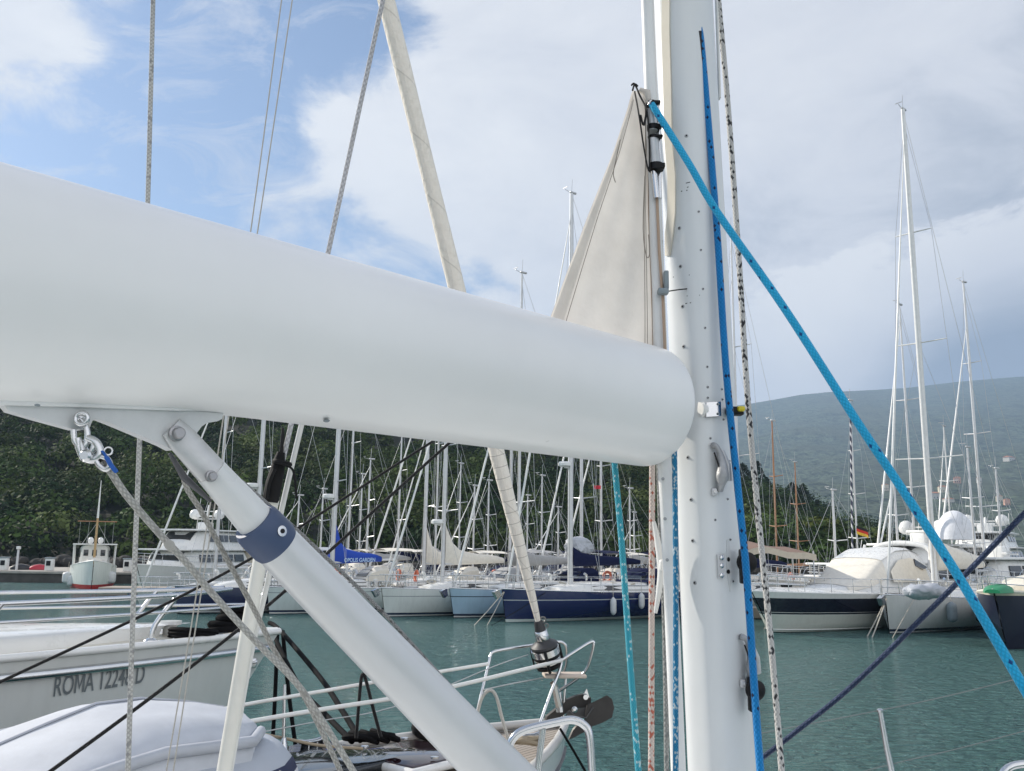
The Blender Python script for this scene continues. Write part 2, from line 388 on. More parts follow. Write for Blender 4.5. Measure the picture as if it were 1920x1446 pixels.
def leaf_cloud(name, centres, radii, tints, per, size, parent=None, flat=.75, seedv=3):
    """a foliage mesh: many leaf-sprig faces spread through each clump's volume"""
    g = np.random.default_rng(seedv); n = len(centres); tot = n * per
    c = np.repeat(np.asarray(centres), per, 0); r = np.repeat(np.asarray(radii), per)[:, None]; ti = np.repeat(np.asarray(tints), per, 0)
    d = g.normal(size=(tot, 3)); d /= np.linalg.norm(d, axis=1)[:, None]; d[:, 2] = np.where(d[:, 2] < -.35, -d[:, 2], d[:, 2])
    q = d * (g.random((tot, 1)) ** .35); lump = 1 + .28 * np.sin(d[:, :1] * 5 + c[:, :1]) * np.cos(d[:, 1:2] * 6 + c[:, 1:2])
    p = c + q * r * lump * np.array([1, 1, flat])
    nrm = d + np.array([0, 0, .25]) + g.normal(size=(tot, 3)) * .38; nrm /= np.linalg.norm(nrm, axis=1)[:, None]
    a = np.cross(nrm, g.normal(size=(tot, 3))); a /= np.linalg.norm(a, axis=1)[:, None]; b = np.cross(nrm, a)
    s = size * (.6 + .8 * g.random((tot, 1))); a *= s; b *= s * .62
    vs = np.stack([p - a, p - b * .9 - a * .1, p + a, p + b], 1).reshape(-1, 3)
    org = np.array(parent.location if parent is not None else (0, 0, 0)); vs = vs - org
    me = bpy.data.meshes.new(name); me.vertices.add(tot * 4); me.vertices.foreach_set('co', vs.astype(np.float32).ravel())
    me.loops.add(tot * 4); me.loops.foreach_set('vertex_index', np.arange(tot * 4, dtype=np.int32))
    me.polygons.add(tot); me.polygons.foreach_set('loop_start', np.arange(0, tot * 4, 4, dtype=np.int32)); me.update()
    at = me.color_attributes.new('tint', 'FLOAT_COLOR', 'POINT')
    col = ti * (.75 + .5 * g.random((tot, 1))); col = np.repeat(np.concatenate([col, np.ones((tot, 1))], 1), 4, 0)
    at.data.foreach_set('color', col.astype(np.float32).ravel())
    me.materials.append(LEAF); o = bpy.data.objects.new(name, me); COL.objects.link(o)
    if parent is not None: o.parent = parent
    return o
def build_forest():
    cs, rs, ts = [], [], []
    y = 97.0
    while y < 216:
        step = 4.1 + (y - 97) * .01
        x = -y * .66
        while x < y * .52:
            xx = x + random.uniform(-1.6, 1.6); yy = y + random.uniform(-1.6, 1.6); z = hillz(xx, yy)
            px, py = pix((xx, yy, z + 2))
            bare = ((px - 750) / 45) ** 2 + ((py - 1022) / 24) ** 2 < 1
            if z > .6 and py > 540 and px < 1660 and not bare:
                big = mn.noise(V((xx * .025, yy * .025, 4)))
                r = random.uniform(1.7, 4.0) * (1.15 if big > 0 else .85)
                cs.append((xx, yy, z + r * .55)); rs.append(r)
                t = V(LEAFTINTS[min(5, max(0, int(2.4 + big * 3.2 + random.uniform(-1.8, 1.8))))]); ts.append(tuple(t * random.uniform(.55, 1.5)))
            x += step * random.uniform(.8, 1.2)
        y += step * .95
    o = leaf_cloud('forest', cs, rs, ts, 330, .29)
    tag(o, 'dark green scrub forest covering the near hillside', 'forest', kind='stuff')
build_forest()
BARK = M('bark', (.06, .045, .03), .9)
def tree(name, label, base, hgt, rad, tint, kind='pine', group='trees along the ridge and shore'):
    t = thing(name, label, 'tree', base, 0, group); g = random.Random(int(base.x * 10))
    mb = MB(); top = base + V((g.uniform(-.3, .3), 0, hgt * .8)); mb.tube([base - V((0, 0, .5)), base.lerp(top, .5) + V((g.uniform(-.2, .2), 0, 0)), top], [hgt * .03, hgt * .022, hgt * .008], 7)
    cs, rs, ts = [], [], []
    n = 16
    for i in range(n):
        f = i / (n - 1)
        if kind == 'pine':
            z = hgt * (.28 + .7 * f); w = rad * (1 - f) ** .75 * .8; a = i * 2.4; c = base + V((math.cos(a) * w, math.sin(a) * w, z)); r = rad * (.45 - .26 * f)
        else:
            a = i * 2.4; e = g.uniform(-.6, 1); w = rad * .6 * math.sqrt(max(0, 1 - e * e * .8)); c = base + V((math.cos(a) * w, math.sin(a) * w, hgt * .58 + e * hgt * .28)); r = rad * g.uniform(.36, .55)
        mb.rod(base + V((0, 0, c.z - base.z - .3 * rad)), c, hgt * .008, 5)
        cs.append(tuple(c)); rs.append(r); ts.append(tuple(V(tint) * g.uniform(.75, 1.25)))
    mb.build('trunk', BARK, t)
    leaf_cloud('crown', cs, rs, ts, 110, max(.12, hgt * .034), t, .85, int(abs(base.x) * 7))
def build_trees():
    spec = [(1392, 'tall dark pine on the ridge right of the mast'), (1421, 'dark pine standing alone at the notch of the ridge'), (1438, 'small pine on the ridge beside the notch'),
            (1486, 'broad dark pine on the ridge above the two brown masts'), (1506, 'dark ridge pine with a high pointed top'), (1533, 'low pine near the end of the ridge'), (1562, 'last small pine where the ridge runs down')]
    for i, (px, lab) in enumerate(spec):
        p = P(px, lerp_tab(RIDGE, px), HY1); p.z = hillz(p.x, p.y) - .5
        tree('pine_tree', lab, p, [5.5, 7.5, 4.5, 6, 7, 5, 4][i], [3, 2.2, 1.8, 3.2, 2.6, 2.2, 2][i], (.016, .03, .014))
    for px, hh, lab in [(1478, 5, 'round olive green tree at the foot of the hill behind the brown awning'), (1538, 6.5, 'yellow green leafy tree low on the shore behind the motor yacht'), (1570, 6, 'bushy green tree at the shore beside the yellow green one'),
                        (1610, 5.5, 'shore tree behind the German flag'), (1668, 5.2, 'bright yellow green tree right of the white radar domes')]:
        p = P(px, 1030, 110); p.z = .8
        tree('shore_tree', lab, p, hh, hh * .46, (.085, .105, .028) if px in (1538, 1668) else (.045, .07, .022), 'leafy')
build_trees()
MRIDGE = [(-400, 820), (1000, 800), (1380, 762), (1440, 752), (1500, 741), (1560, 735), (1620, 733), (1700, 728), (1800, 716), (1920, 706), (2100, 700), (2500, 720)]
MY0, MY1 = 520.0, 3600.0
MT = [(P(u, lerp_tab(MRIDGE, u), MY1).x, P(u, lerp_tab(MRIDGE, u), MY1).z) for u in range(-400, 2500, 50)]
def mountz(x, y):
    t = max(0.0, min(1.0, (y - MY0) / (MY1 - MY0))); zr = lerp_tab(MT, x * MY1 / y)
    rough = mn.fractal(V((x * .0022, y * .0022, 2)), 1.0, 2.0, 5)
    return 1.0 + zr * (.35 * t + .65 * t ** 1.7) + rough * 40 * t * (1 - t) * 2 + 10 * t * mn.noise(V((x * .01, y * .004, 0))) * (1 - t)
def build_mountain():
    rows = []
    for y in np.concatenate([MY0 + (MY1 - MY0) * np.linspace(0, 1, 110) ** 1.4, [3900, 4300]]):
        rows.append([(a * y, y, mountz(a * y, min(y, MY1)) if y <= MY1 else lerp_tab(MT, a * MY1) * (1 - (y - MY1) * .0005)) for a in np.linspace(-.15, .75, 170)])
    m, nt, b = newmat('mountain_woods'); h = N(nt); oc = h.coord()
    mp = h.n('ShaderNodeMapping'); mp.inputs['Scale'].default_value = (1, .45, 1); h.l(oc, mp.inputs[0])
    f = h.math('MULTIPLY_ADD', h.noise(mp.outputs[0], .16, 3, .6), .5, h.math('MULTIPLY', h.noise(mp.outputs[0], .045, 5, .7), .5)); g = h.noise(oc, .006, 4)
    c = h.mix(h.mr(f, .40, .60, 0, 1), (.002, .010, .009, 1), (.115, .150, .100, 1))
    c = h.mix(h.mr(g, .45, .62, 0, .55), c, (.075, .085, .058, 1))
    h.l(c, b.inputs['Base Color']); b.inputs['Roughness'].default_value = .95; b.inputs['Specular IOR Level'].default_value = .1
    h.l(h.bump(f, 1.0, 9), b.inputs['Normal'])
    tag(MB().grid(rows).build('mountain', m), kind='structure')
build_mountain()
WALLM = [M('house_wall_cream', (.62, .56, .44), .8), M('house_wall_white', (.52, .51, .47), .8), M('house_wall_pink', (.60, .34, .25), .8)]
ROOFM = M('roof_tiles', (.36, .15, .08), .85); PANE = M('window_dark', (.03, .035, .04), .2)
def build_houses():
    spec = [(1795, 905, 24, 0, 2, 'pink house highest in the hillside village'), (1768, 922, 30, 1, 0, 'cream house just below the pink house'), (1752, 934, 34, 0, 1, 'white house lowest on the left of the village'),
            (1778, 940, 36, 2, 1, 'long white house at the foot of the village'), (1892, 862, 40, 3, 1, 'white house alone on the open slope at far right'), (1874, 940, 22, 4, 0, 'cream house near the right edge above the white yacht'), (1888, 946, 20, 5, 2, 'pink house low beside the right-hand cream house'), (1660, 918, 22, 6, 0, 'small cream house on the slope behind the white furled mast'), (1836, 905, 18, 7, 1, 'tiny white house between the village and the lone slope house')]
    for px, py, w, i, k, lab in spec:
        d = ray(px, py); y = MY0
        while y < MY1:
            p = CAM + d * (y / d.y)
            if p.z < mountz(p.x, p.y) + 1: break
            y += 4
        s = mpp(p); wd = w * s * .5; hh = (9 if w < 35 else 4) * s
        t = thing('hillside_house', lab, 'house', p - V((0, 0, 3)), R(-20 + 17 * (i % 4)), 'houses on the hillside')
        MB().box((0, 0, hh / 2 + 1), (wd, wd * .6, hh + 4), 0).build('wall', WALLM[k], t, 0, True)
        r = MB(); a, b_ = wd * .55, wd * .36; z = hh + 3
        r.add([(-a, -b_, z), (a, -b_, z), (a, b_, z), (-a, b_, z), (-a * .5, 0, z + wd * .16), (a * .5, 0, z + wd * .16)], [(0, 1, 5, 4), (1, 2, 5), (2, 3, 4, 5), (3, 0, 4), (3, 2, 1, 0)])
        r.build('roof', ROOFM, t, 0, True)
        for j in (-1, 0, 1):
            MB().box((j * wd * .3, -wd * .3 - .06, hh * .62), (wd * .1, .15, hh * .3)).build('window', PANE, t, 0, True)
build_houses()

# ------------------------------------------------------------------ quay at the foot of the hill
STONE = M('quay_concrete', (.34, .32, .29), .9, bump=.01, bscale=4, var=.2, scale=1.5)
def build_quay():
    mb = MB(); mb.box((-20, 84.0, -.02), (150, 15.0, 1.5), .05); q = tag(mb.build('quay', M('quay_shaded_wall', (.07, .066, .06), .95, var=.3, scale=1.5)), kind='structure'); MB().box((-20, 83.9, .83), (150.2, 15.1, .2), .04).build('quay_coping', STONE, q)  # shade of the quay face put into a darker wall colour
    rk = MB()
    g = random.Random(5)
    for i in range(150):
        x = -70 + i * .82; rk.ball((x, 91.5 + g.uniform(-.6, .8), .9 + g.uniform(0, .7)), g.uniform(.5, 1.0), 7, (1, .9, g.uniform(.5, .9)))
    tag(rk.build('rock_bank', M('dark_rock', (.035, .033, .03), .95), smooth=0), 'dark rocks banked along the back of the quay', 'rocks', kind='stuff')
build_quay()
def quayboat(px, label, col, w):
    p = P(px, 1086, 80.0); p.z = .95; t = thing('small_dinghy', label, 'dinghy', p, .3, 'small craft lying on the quay')
    rows = []
    for i in range(11):
        a = i / 10; k = math.sin(PI * (.1 + .8 * a)) ** .5; rows.append([V((w * (a - .5), .42 * k * math.cos(PI * j / 10), .46 * k * math.sin(PI * j / 10) ** .7 if 0 < j < 10 else 0)) for j in range(11)])
    MB().grid(rows, False, True, True).build('hull', M('dinghy_paint_' + label.split()[1], col, .4), t, 60, True); MB().tube([(-w * .46, 0, .36), (0, 0, .49), (w * .46, 0, .36)], .03, 6).build('keel', STONE, t, 40, True)
quayboat(72, 'small red dinghy lying upturned on the quay', (.42, .02, .04), 1.5)
quayboat(36, 'small black dinghy lying upturned on the quay', (.012, .012, .014), 1.5)
for px, lab in [(4, 'white service pedestal at the left edge of the quay'), (90, 'low white service pedestal between the red car and the trawler'), (237, 'white service pedestal on the quay right of the trawler')]:
    p = P(px, 1092, 77.4); t = thing('service_pedestal', lab, 'power pedestal', V((p.x, 77.4, .95)), 0, 'service pedestals on the quay')
    MB().box((0, 0, .5), (.62, .5, 1.0), .05).build('body', WHITE, t, 30, True)
    MB().box((0, 0, 1.05), (.72, .6, .1), .04).build('cap', FENDG, t, 30, True); MB().box((0, -.27, .62), (.36, .05, .4), .01).build('socket_panel', BLACK, t, 30, True)
p = P(29, 1084, 79); t = thing('lamp_bollard', 'slim pale post standing on the quay beside the black car', 'bollard', V((p.x, 79, .95)), 0)
MB().tube([(0, 0, 0), (0, 0, 1.7)], [.11, .09], 8).build('post', ALU, t, 40, True); MB().box((0, 0, 1.85), (.3, .3, .26), .05).build('head', WHITE, t, 40, True)

# ------------------------------------------------------------------ air
def build_haze():
    m = bpy.data.materials.new('haze'); m.use_nodes = True; nt = m.node_tree
    for n in list(nt.nodes):
        if n.type != 'OUTPUT_MATERIAL': nt.nodes.remove(n)
    v = nt.nodes.new('ShaderNodeVolumePrincipled'); v.inputs['Color'].default_value = (.52, .72, 1, 1); v.inputs['Density'].default_value = HAZE; v.inputs['Anisotropy'].default_value = .2
    nt.links.new(v.outputs[0], nt.nodes['Material Output'].inputs['Volume'])
    o = MB().box((0, 2100, 397), (9000, 4900, 800), 0).build('haze', m, smooth=0); tag(o, kind='stuff')
HAZE = 2.0e-4
build_haze()
# ------------------------------------------------------------------ hulls
class Hull:
    """local frame: +x towards the bow, origin on the waterline under the stem"""
    def __init__(s, L, B, fb, fm, fs, rake=.25, sw=.72, kind='sail', draft=.45, full=False):
        s.bowp = 2.3 if kind == 'sail' else 3.0
        s.L, s.B, s.fb, s.fm, s.fs, s.rake, s.sw, s.kind, s.full, s.draft = L, B, fb, fm, fs, rake, sw, kind, full, draft
    def hb(s, t):
        if t < .42: return s.B / 2 * (s.sw + (1 - s.sw) * math.sin(PI / 2 * t / .42))
        u = (t - .42) / .58
        return max(.03, s.B / 2 * max(0, 1 - u ** s.bowp) ** .85)
    def sheer(s, t):
        return s.fm + (s.fb - s.fm) * max(0, (t - .3) / .7) ** 1.7 + (s.fs - s.fm) * max(0, (.3 - t) / .3) ** 2
    def pt(s, t, w, side=1):
        t = min(1.0, max(0.0, t)); w = min(1.0, max(0.0, w))
        zs = s.sheer(t); z = zs - w * (zs + s.draft); b = s.hb(t)
        if s.kind == 'sail':
            k = (max(0, 1 - w ** (3.2 - 1.2 * t)) ** (.55 + .35 * t) if not s.full else max(0, 1 - w ** 5) ** .4) if w < 1 else 0
            y = b * max(k, .0)
        else:
            fl = .10 + .42 * max(0, (t - .35) / .65) ** 1.5
            y = b * (1 - fl * (w / .66) ** 1.1) if w < .66 else b * (1 - fl) * max(0, 1 - ((w - .66) / .34) ** 1.4)
        x = (t - 1) * s.L + s.rake * s.fb - s.rake * (zs - z) * t ** 10
        return V((x, side * max(y, .012), z))
    def build(s, mat, parent, name='hull', n=30, K=12):
        mb = MB()
        ts = [i / n for i in range(n + 1)]; ts = [t ** .85 for t in ts]
        for side in (1, -1):
            mb.grid([[s.pt(t, k / K, side) for k in range(K + 1)] for t in ts])
        # transom
        r = [s.pt(0, k / K, 1) for k in range(K + 1)]; l = [s.pt(0, k / K, -1) for k in range(K + 1)]
        mb.grid([l, r])
        return mb.build(name, mat, parent, 50, True, doubles=True)
    def deck(s, mat, parent, drop=.03, n=30, camber=.06, name='deck'):
        rows = []
        for i in range(n + 1):
            t = i / n; e = s.pt(t, .02, 1); b = e.y - .015
            rows.append([V((e.x, b * q, s.sheer(t) - drop + camber * (1 - q * q) * min(1, b))) for q in (-1, -.6, -.2, .2, .6, 1)])
        return MB().grid(rows).build(name, mat, parent, 50, True)
    def edge(s, t, side, inset=.08, dz=0.0):
        e = s.pt(t, .02, side); y = max(abs(e.y) - inset, .02); return V((e.x, side * y, s.sheer(t) + dz))
    def toerail(s, mat, parent, r=.03, name='toe_rail', n=24):
        for side in (1, -1):
            MB().tube([s.edge(i / n, side, .02, .015) for i in range(n + 1)], r, 6).build(name, mat, parent, 50, True)

def guard(h, parent, t0, t1, posts, ht=.62, r=.016, rw=.009, bowrail=True, mat=None, lean=.0, thick=1.0):
    mat = mat or STEEL
    for side in (1, -1):
        for i in range(posts):
            t = t0 + (t1 - t0) * i / max(1, posts - 1); a = h.edge(t, side); MB().rod(a, a + V((lean, 0, ht)), r, 6).build('stanchion', mat, parent, 50, True)
        for f in (1.0, .52):
            MB().tube([h.edge(t0 + (t1 - t0) * i / 14, side, .08, ht * f) + V((lean * f, 0, 0)) for i in range(15)], rw, 5).build('guard_wire', mat, parent, 50, True)
    if bowrail:
        mb = MB()
        for f in (1.0, .5):
            pts = [h.edge(t1 + (1 - t1) * k, 1, .06, ht * f) for k in (0, .4, .8)] + [h.pt(1, 0, 1) + V((.12, 0, ht * f))] + [h.edge(t1 + (1 - t1) * k, -1, .06, ht * f) for k in (.8, .4, 0)]
            mb.tube(smoothpath(pts, 4), r * 1.2 * thick, 6)
        for side in (1, -1):
            for k in (.35, .75):
                a = h.edge(t1 + (1 - t1) * k, side, .06); mb.rod(a, a + V((0.03, 0, ht)), r * 1.2 * thick, 6)
        mb.build('pulpit', mat, parent, 50, True)

def sail_lump(pts, hs, ws, n=12, seed=0, lump=.12):
    """rings along a boom: a flaked sail under its cover"""
    g = random.Random(seed); rows = []
    for p, hh, w in zip(pts, hs, ws):
        rows.append([V(p) + V((0, math.cos(2 * PI * j / n) * w * (1 + g.uniform(-lump, lump)), hh * (.5 + .5 * math.sin(2 * PI * j / n)) * (1 + g.uniform(-lump, lump) * .6))) for j in range(n)])
    return rows

def crumple(v, s, amt): return V((mn.noise(v * s + V((3, 0, 0))), mn.noise(v * s + V((0, 7, 0))), mn.noise(v * s + V((0, 0, 11))))) * amt
def sailboat(label, hullm, hd, bow=None, mast=None, top=None, mpx=None, L=None, cover=None, coverstyle='stack', mastm=None, nspr=2, jib=True, jibm=None, hood=None,
             full=True, radar=False, wires=1.0, group='sailing yachts moored in the marina', mastr=.085, mizzen=False, Hm=None, extras=True, fb=1.35, seed=1, spread=.085, tip=True, spiral=False):
    tm = None; g = random.Random(seed); a = R(hd); hv = V((math.cos(a), math.sin(a), 0))
    if bow is not None:
        b = W(*bow)
        if mpx is not None:   # distance aft at which the mast falls on the wanted column
            t = 1.0
            while t < 12:
                q = b - hv * t
                if abs(pix(q + V((0, 0, 1.3)))[0] - mpx) < 1.5: break
                t += .02
            L = L or t / .40; tm = t
        tm = tm or L * .40; ms = b - hv * tm
    else:
        mp_ = P(mast[0], 1035, mast[1]); L = L or 11.0; ms = V((mp_.x, mp_.y, 0)); b = ms + hv * (L * .40)
    if Hm is None: Hm = P(mpx or mast[0], top, ms.y).z
    t = thing('sailing_yacht', label, 'sailboat', b, a, group)
    B = L * .31; h = Hull(L, B, fb * (.8 + L / 60), fb * .86, fb * .82, .12 + g.uniform(0, .12), .78)
    h.build(hullm, t, n=30 if full else 18, K=10 if full else 8); h.deck(DECK, t)
    h.toerail(STEEL if full else WHITE, t)
    dz = h.fm * 1.0; xm = -(tm or L * .40)
    # coachroof
    def roofsec(f, grow=0.0):
        x = -L * .20 - f * L * .44; w = (B * .17 + B * .13 * min(1, f * 2.2)) + grow; z0 = h.sheer(1 + x / L) - .06; zt = z0 + .16 + .30 * min(1, f * 2.5) ** .7 + grow
        return [V((x, -w, z0)), V((x, -w * .96, z0 + (zt - z0) * .55)), V((x, -w * .82, zt - .03)), V((x, -w * .4, zt + .02)), V((x, w * .4, zt + .02)), V((x, w * .82, zt - .03)), V((x, w * .96, z0 + (zt - z0) * .55)), V((x, w, z0))]
    cr = MB().grid([roofsec(f) for f in (0, .04, .2, .4, .6, .8, 1)], False, True, True).build('coachroof', WHITE, t, 40, True)
    for side in (0, 1):
        idx = (0, 1, 2) if side == 0 else (7, 6, 5); rows = []
        for f in (.3, .45, .6, .78, .92):
            s = roofsec(f, .008); p0, p1, p2 = (s[i] for i in idx); rows.append([p0.lerp(p1, .5), p1.lerp(p2, .45)])
        MB().grid(rows).build('cabin_window', GLASS, cr, 30, True)
    # mast and rig
    mm = mastm or ALU; base = V((xm, 0, dz - .1)); rk = -.005 * Hm
    topv = V((xm + rk, 0, Hm))
    mo = MB().tube([base, base.lerp(topv, .7), topv], [mastr, mastr, mastr * .72], 10, side=(1, 0, 0), flat=.72).build('mast', mm, t, 50, True)
    if tip:
        mb = MB(); mb.rod(topv, topv + V((-.05, .0, .75)), .012, 5); mb.rod(topv, topv + V((.45, 0, .12)), .014, 5); mb.rod(topv + V((.42, -.16, .2)), topv + V((.42, .16, .2)), .02, 5); mb.box(topv + V((-.1, 0, .06)), (.4, .12, .1), .03)
        mb.build('masthead_gear', WIRE, mo, 50, True)
    sprs = [.36, .66] if nspr == 2 else ([.5] if nspr == 1 else [.27, .5, .73])
    tips = []
    wr = (.010 if full else .0085) * wires
    for i, fz in enumerate(sprs):
        c = base.lerp(topv, fz); sl = L * spread * (1 - .22 * i)
        row = []
        for sd in (1, -1):
            q = c + V((-.22, sd * sl, .07)); row.append(q); MB().tube([c, q], [.035, .024], 6).build('spreader', mm, mo, 50, True)
        tips.append(row)
    for k, sd in enumerate((1, -1)):
        ch = V((xm - .25, sd * (h.hb(.58) - .1), h.sheer(.58)))
        MB().tube([ch] + [r[k] for r in tips] + [base.lerp(topv, .97)], wr, 5).build('shroud', WIRE, t, 50, True)
        MB().tube([ch + V((-.15, 0, 0)), base.lerp(topv, sprs[0])], wr * .9, 5).build('shroud', WIRE, t, 50, True)
        if len(sprs) > 1: MB().tube([tips[0][k], base.lerp(topv, sprs[1])], wr * .8, 5).build('shroud', WIRE, t, 50, True)
    fsb = V((-.25 + h.rake * h.fb, 0, h.fb)); fst = base.lerp(topv, .95 if seed % 3 else .86)
    if jib: MB().tube([fsb, fsb.lerp(fst, .04), fsb.lerp(fst, .12), fsb.lerp(fst, .6), fst], [.02, .045, .058, .046, .02] if full else [.02, .035, .042, .034, .016], 8).build('furled_jib', jibm or WHITE, t, 50, True)
    else: MB().rod(fsb, fst, wr, 5).build('forestay', WIRE, t, 50, True)
    st = V(((0 - 1) * L + .2, 0, h.fs)); sp = st.lerp(topv, .22)
    MB().tube([topv, sp], wr, 5).build('backstay', WIRE, t, 50, True)
    for sd in (1, -1): MB().rod(sp, st + V((0, sd * B * .3, 0)), wr, 5).build('backstay', WIRE, t, 50, True)
    mb = MB()   # halyards clear of the mast
    for q in (.16, -.14): mb.tube([V((xm + q, .08 * (1 if q > 0 else -1), dz + .3)), base.lerp(topv, .93)], wr * .9, 5)
    mb.build('halyard', LINEW, t, 50, True)
    if spiral:
        m, nt, bb = newmat('spiral_wrap'); hh = N(nt); sx = hh.n('ShaderNodeSeparateXYZ'); hh.l(hh.coord('UV'), sx.inputs[0])
        st_ = hh.math('LESS_THAN', hh.math('FRACT', hh.math('ADD', hh.math('DIVIDE', sx.outputs[1], .55), sx.outputs[0])), .62)
        hh.l(hh.mix(st_, (.6, .6, .6, 1), (.012, .016, .05, 1)), bb.inputs['Base Color'])
        MB().tube([V((xm + 1.15, .35, dz + .6)), base.lerp(topv, .93)], .055, 10, uv=True).build('wrapped_stay', m, t, 50, True)
    # boom and sail cover
    bz = dz + 1.25; bl = L * .36; b0 = V((xm - .12, 0, bz)); b1 = V((xm - bl, 0, bz + .12))
    bo = MB().rod(b0, b1, .065, 8).build('boom', mm, t, 50, True)
    if cover is not None:
        nn = 9; pts = [b0.lerp(b1, .99 * i / (nn - 1)) + V((0, 0, -.08)) for i in range(nn)]
        if coverstyle == 'stack': hs = [.95, .66, .55, .48, .44, .40, .36, .30, .2]; ws = [.12, .17, .19, .19, .18, .17, .15, .13, .08]
        elif coverstyle == 'high': hs = [2.0, 1.05, .72, .6, .54, .48, .44, .36, .25]; ws = [.08, .14, .18, .19, .18, .17, .15, .13, .08]
        else: hs = [1.5, 1.25, 1.1, 1.0, .9, .8, .7, .55, .3]; ws = [.25, .38, .42, .42, .4, .36, .3, .22, .12]
        MB().grid(sail_lump(pts, hs, ws, 12, seed, .07), True, True, True).build('sail_cover', cover, bo, 70, True)
    if radar:
        mb = MB(); c = base.lerp(topv, .3) + V((.38, 0, 0)); mb.lathe(c, (0, 0, 1), [(.2, 0), (.31, .05), (.31, .17), (.24, .24)], 14); mb.box(c + V((-.2, 0, -.03)), (.4, .08, .05)); mb.build('radar', WHITE, mo, 40, True)
    # sprayhood / bimini
    if hood is not None:
        rows = []
        for f, z, w in [(0, .02, .9), (.25, .42, .92), (.6, .62, .96), (1, .66, 1)]:
            x = -L * .60 - f * 1.3; ww = B * .30 * w; z0 = h.fm + .42
            rows.append([V((x, -ww, z0 - .1)), V((x, -ww * .97, z0 + z * .7)), V((x, -ww * .6, z0 + z)), V((x, ww * .6, z0 + z)), V((x, ww * .97, z0 + z * .7)), V((x, ww, z0 - .1))])
        sh = MB().grid(rows).build('sprayhood', hood, t, 50, True)
        f0 = V((-L * .60 - .1, 0, h.fm + .42)); MB().prism([f0 + V((.02, -B * .2, .14)), f0 + V((.02, B * .2, .14)), f0 + V((-.35, B * .19, .47)), f0 + V((-.35, -B * .19, .47))], (.7, 0, .75), .05).build('hood_window', GLASS, sh, 30, True)
        if extras:
            x0 = -L * .74; mb = MB(); rows = []
            for x in (x0, x0 - .6, x0 - 1.3, x0 - 1.9): rows.append([V((x, y * B * .34, h.fm + 2.0 - .14 * abs(y) ** 2 - .05 * abs(x - x0 + .9))) for y in (-1, -.5, 0, .5, 1)])
            o = MB().grid(rows).build('bimini', hood, t, 50, True)
            for x in (x0 - .1, x0 - 1.8):
                for sd in (1, -1): mb.rod((x0 - .9, sd * B * .36, h.fm), (x, sd * B * .34, h.fm + 1.85), .014, 5)
            mb.build('bimini_frame', STEEL, o, 50, True)
    if full:
        guard(h, t, .08, .86, 6)
        MB().box((-.55, 0, h.fb + .02), (.5, .5, .06), .02).build('deck_hatch', GLASS, t, 30, True); MB().box((xm + 1.4, 0, h.sheer(.72) + .03), (.6, .6, .06), .02).build('deck_hatch', GLASS, t, 30, True)
        for sd in (1, -1): mb = MB(); mb.torus((-L * .86, sd * B * .2, h.fm + .85), (1, 0, .15), .42, .018, 20, 6); mb.rod((-L * .85, sd * B * .2, h.fm), (-L * .85, sd * B * .2, h.fm + .85), .05, 6); mb.build('steering_wheel', STEEL, t, 50, True)
        an = MB(); an.rod((-.5, 0, h.fb + .02), (.28 + h.rake * h.fb, 0, h.fb - .02), .03, 6); an.prism([V((.2 + h.rake * h.fb, 0, h.fb)), V((.5 + h.rake * h.fb, 0, h.fb - .12)), V((.3 + h.rake * h.fb, 0, h.fb - .42)), V((.12 + h.rake * h.fb, 0, h.fb - .3))], (0, 1, 0), .2)
        an.build('anchor', STEEL, t, 40, True)
        # ropes, winches and bags lying about the deck
        for i in range(9):
            x = -L * g.uniform(.12, .9); y = g.uniform(-.8, .8) * h.hb(1 + x / L) * .7; z = h.sheer(1 + x / L) + (.3 if -L * .64 < x < -L * .2 and abs(y) < B * .26 else .03)
            MB().torus((x, y, z + .04), (g.uniform(-.3, .3), g.uniform(-.3, .3), 1), g.uniform(.12, .22), .035, 14, 5).build('coiled_line', g.choice((LINEW, LINEW, LINEK)), t, 60, True)
        for i in range(4): mb = MB(); mb.lathe((-L * (.64 + .06 * (i // 2)), (-1) ** i * B * .3, h.fm + .1), (0, 0, 1), [(.1, 0), (.1, .08), (.075, .1), (.09, .2), (.05, .22)], 10); mb.build('winch', STEEL, t, 40, True)
        for k in range(5):
            x = -L * g.uniform(.66, .97); y = g.choice((-1, 1)) * B * g.uniform(.1, .36); c = V((x, y, h.fm + g.uniform(.15, .5)))
            MB().box(c, (g.uniform(.25, .8), g.uniform(.2, .45), g.uniform(.2, .5)), .05, rz=g.uniform(0, 3)).build('deck_locker', g.choice((WHITE, BLACK, CREAMC, NAVYC, WHITE)), t, 40, True)
        for k in range(2): MB().torus((-L * .96, (-1) ** k * B * .36, h.fs + .62), (1, g.uniform(-.4, .4), .1), .25, .08, 16, 8, arc=2 * PI if k else 5.0).build('lifebuoy', ORANGE if (seed + k) % 3 else WHITE, t, 60, True)
        for k in range(3): MB().tube(smoothpath([V((-L * (.2 + .17 * k), .0, dz + .55)), V((-L * (.2 + .17 * k), 0, dz + .78)), V((-L * (.2 + .17 * k) + .14, 0, dz + .84))], 3), .06, 7).build('dorade_vent', STEEL if k else WHITE, t, 50, True)
    elif extras:
        guard(h, t, .08, .86, 5, rw=.008)
    t['L'] = L; t['tm'] = tm or L * .40; return t, h

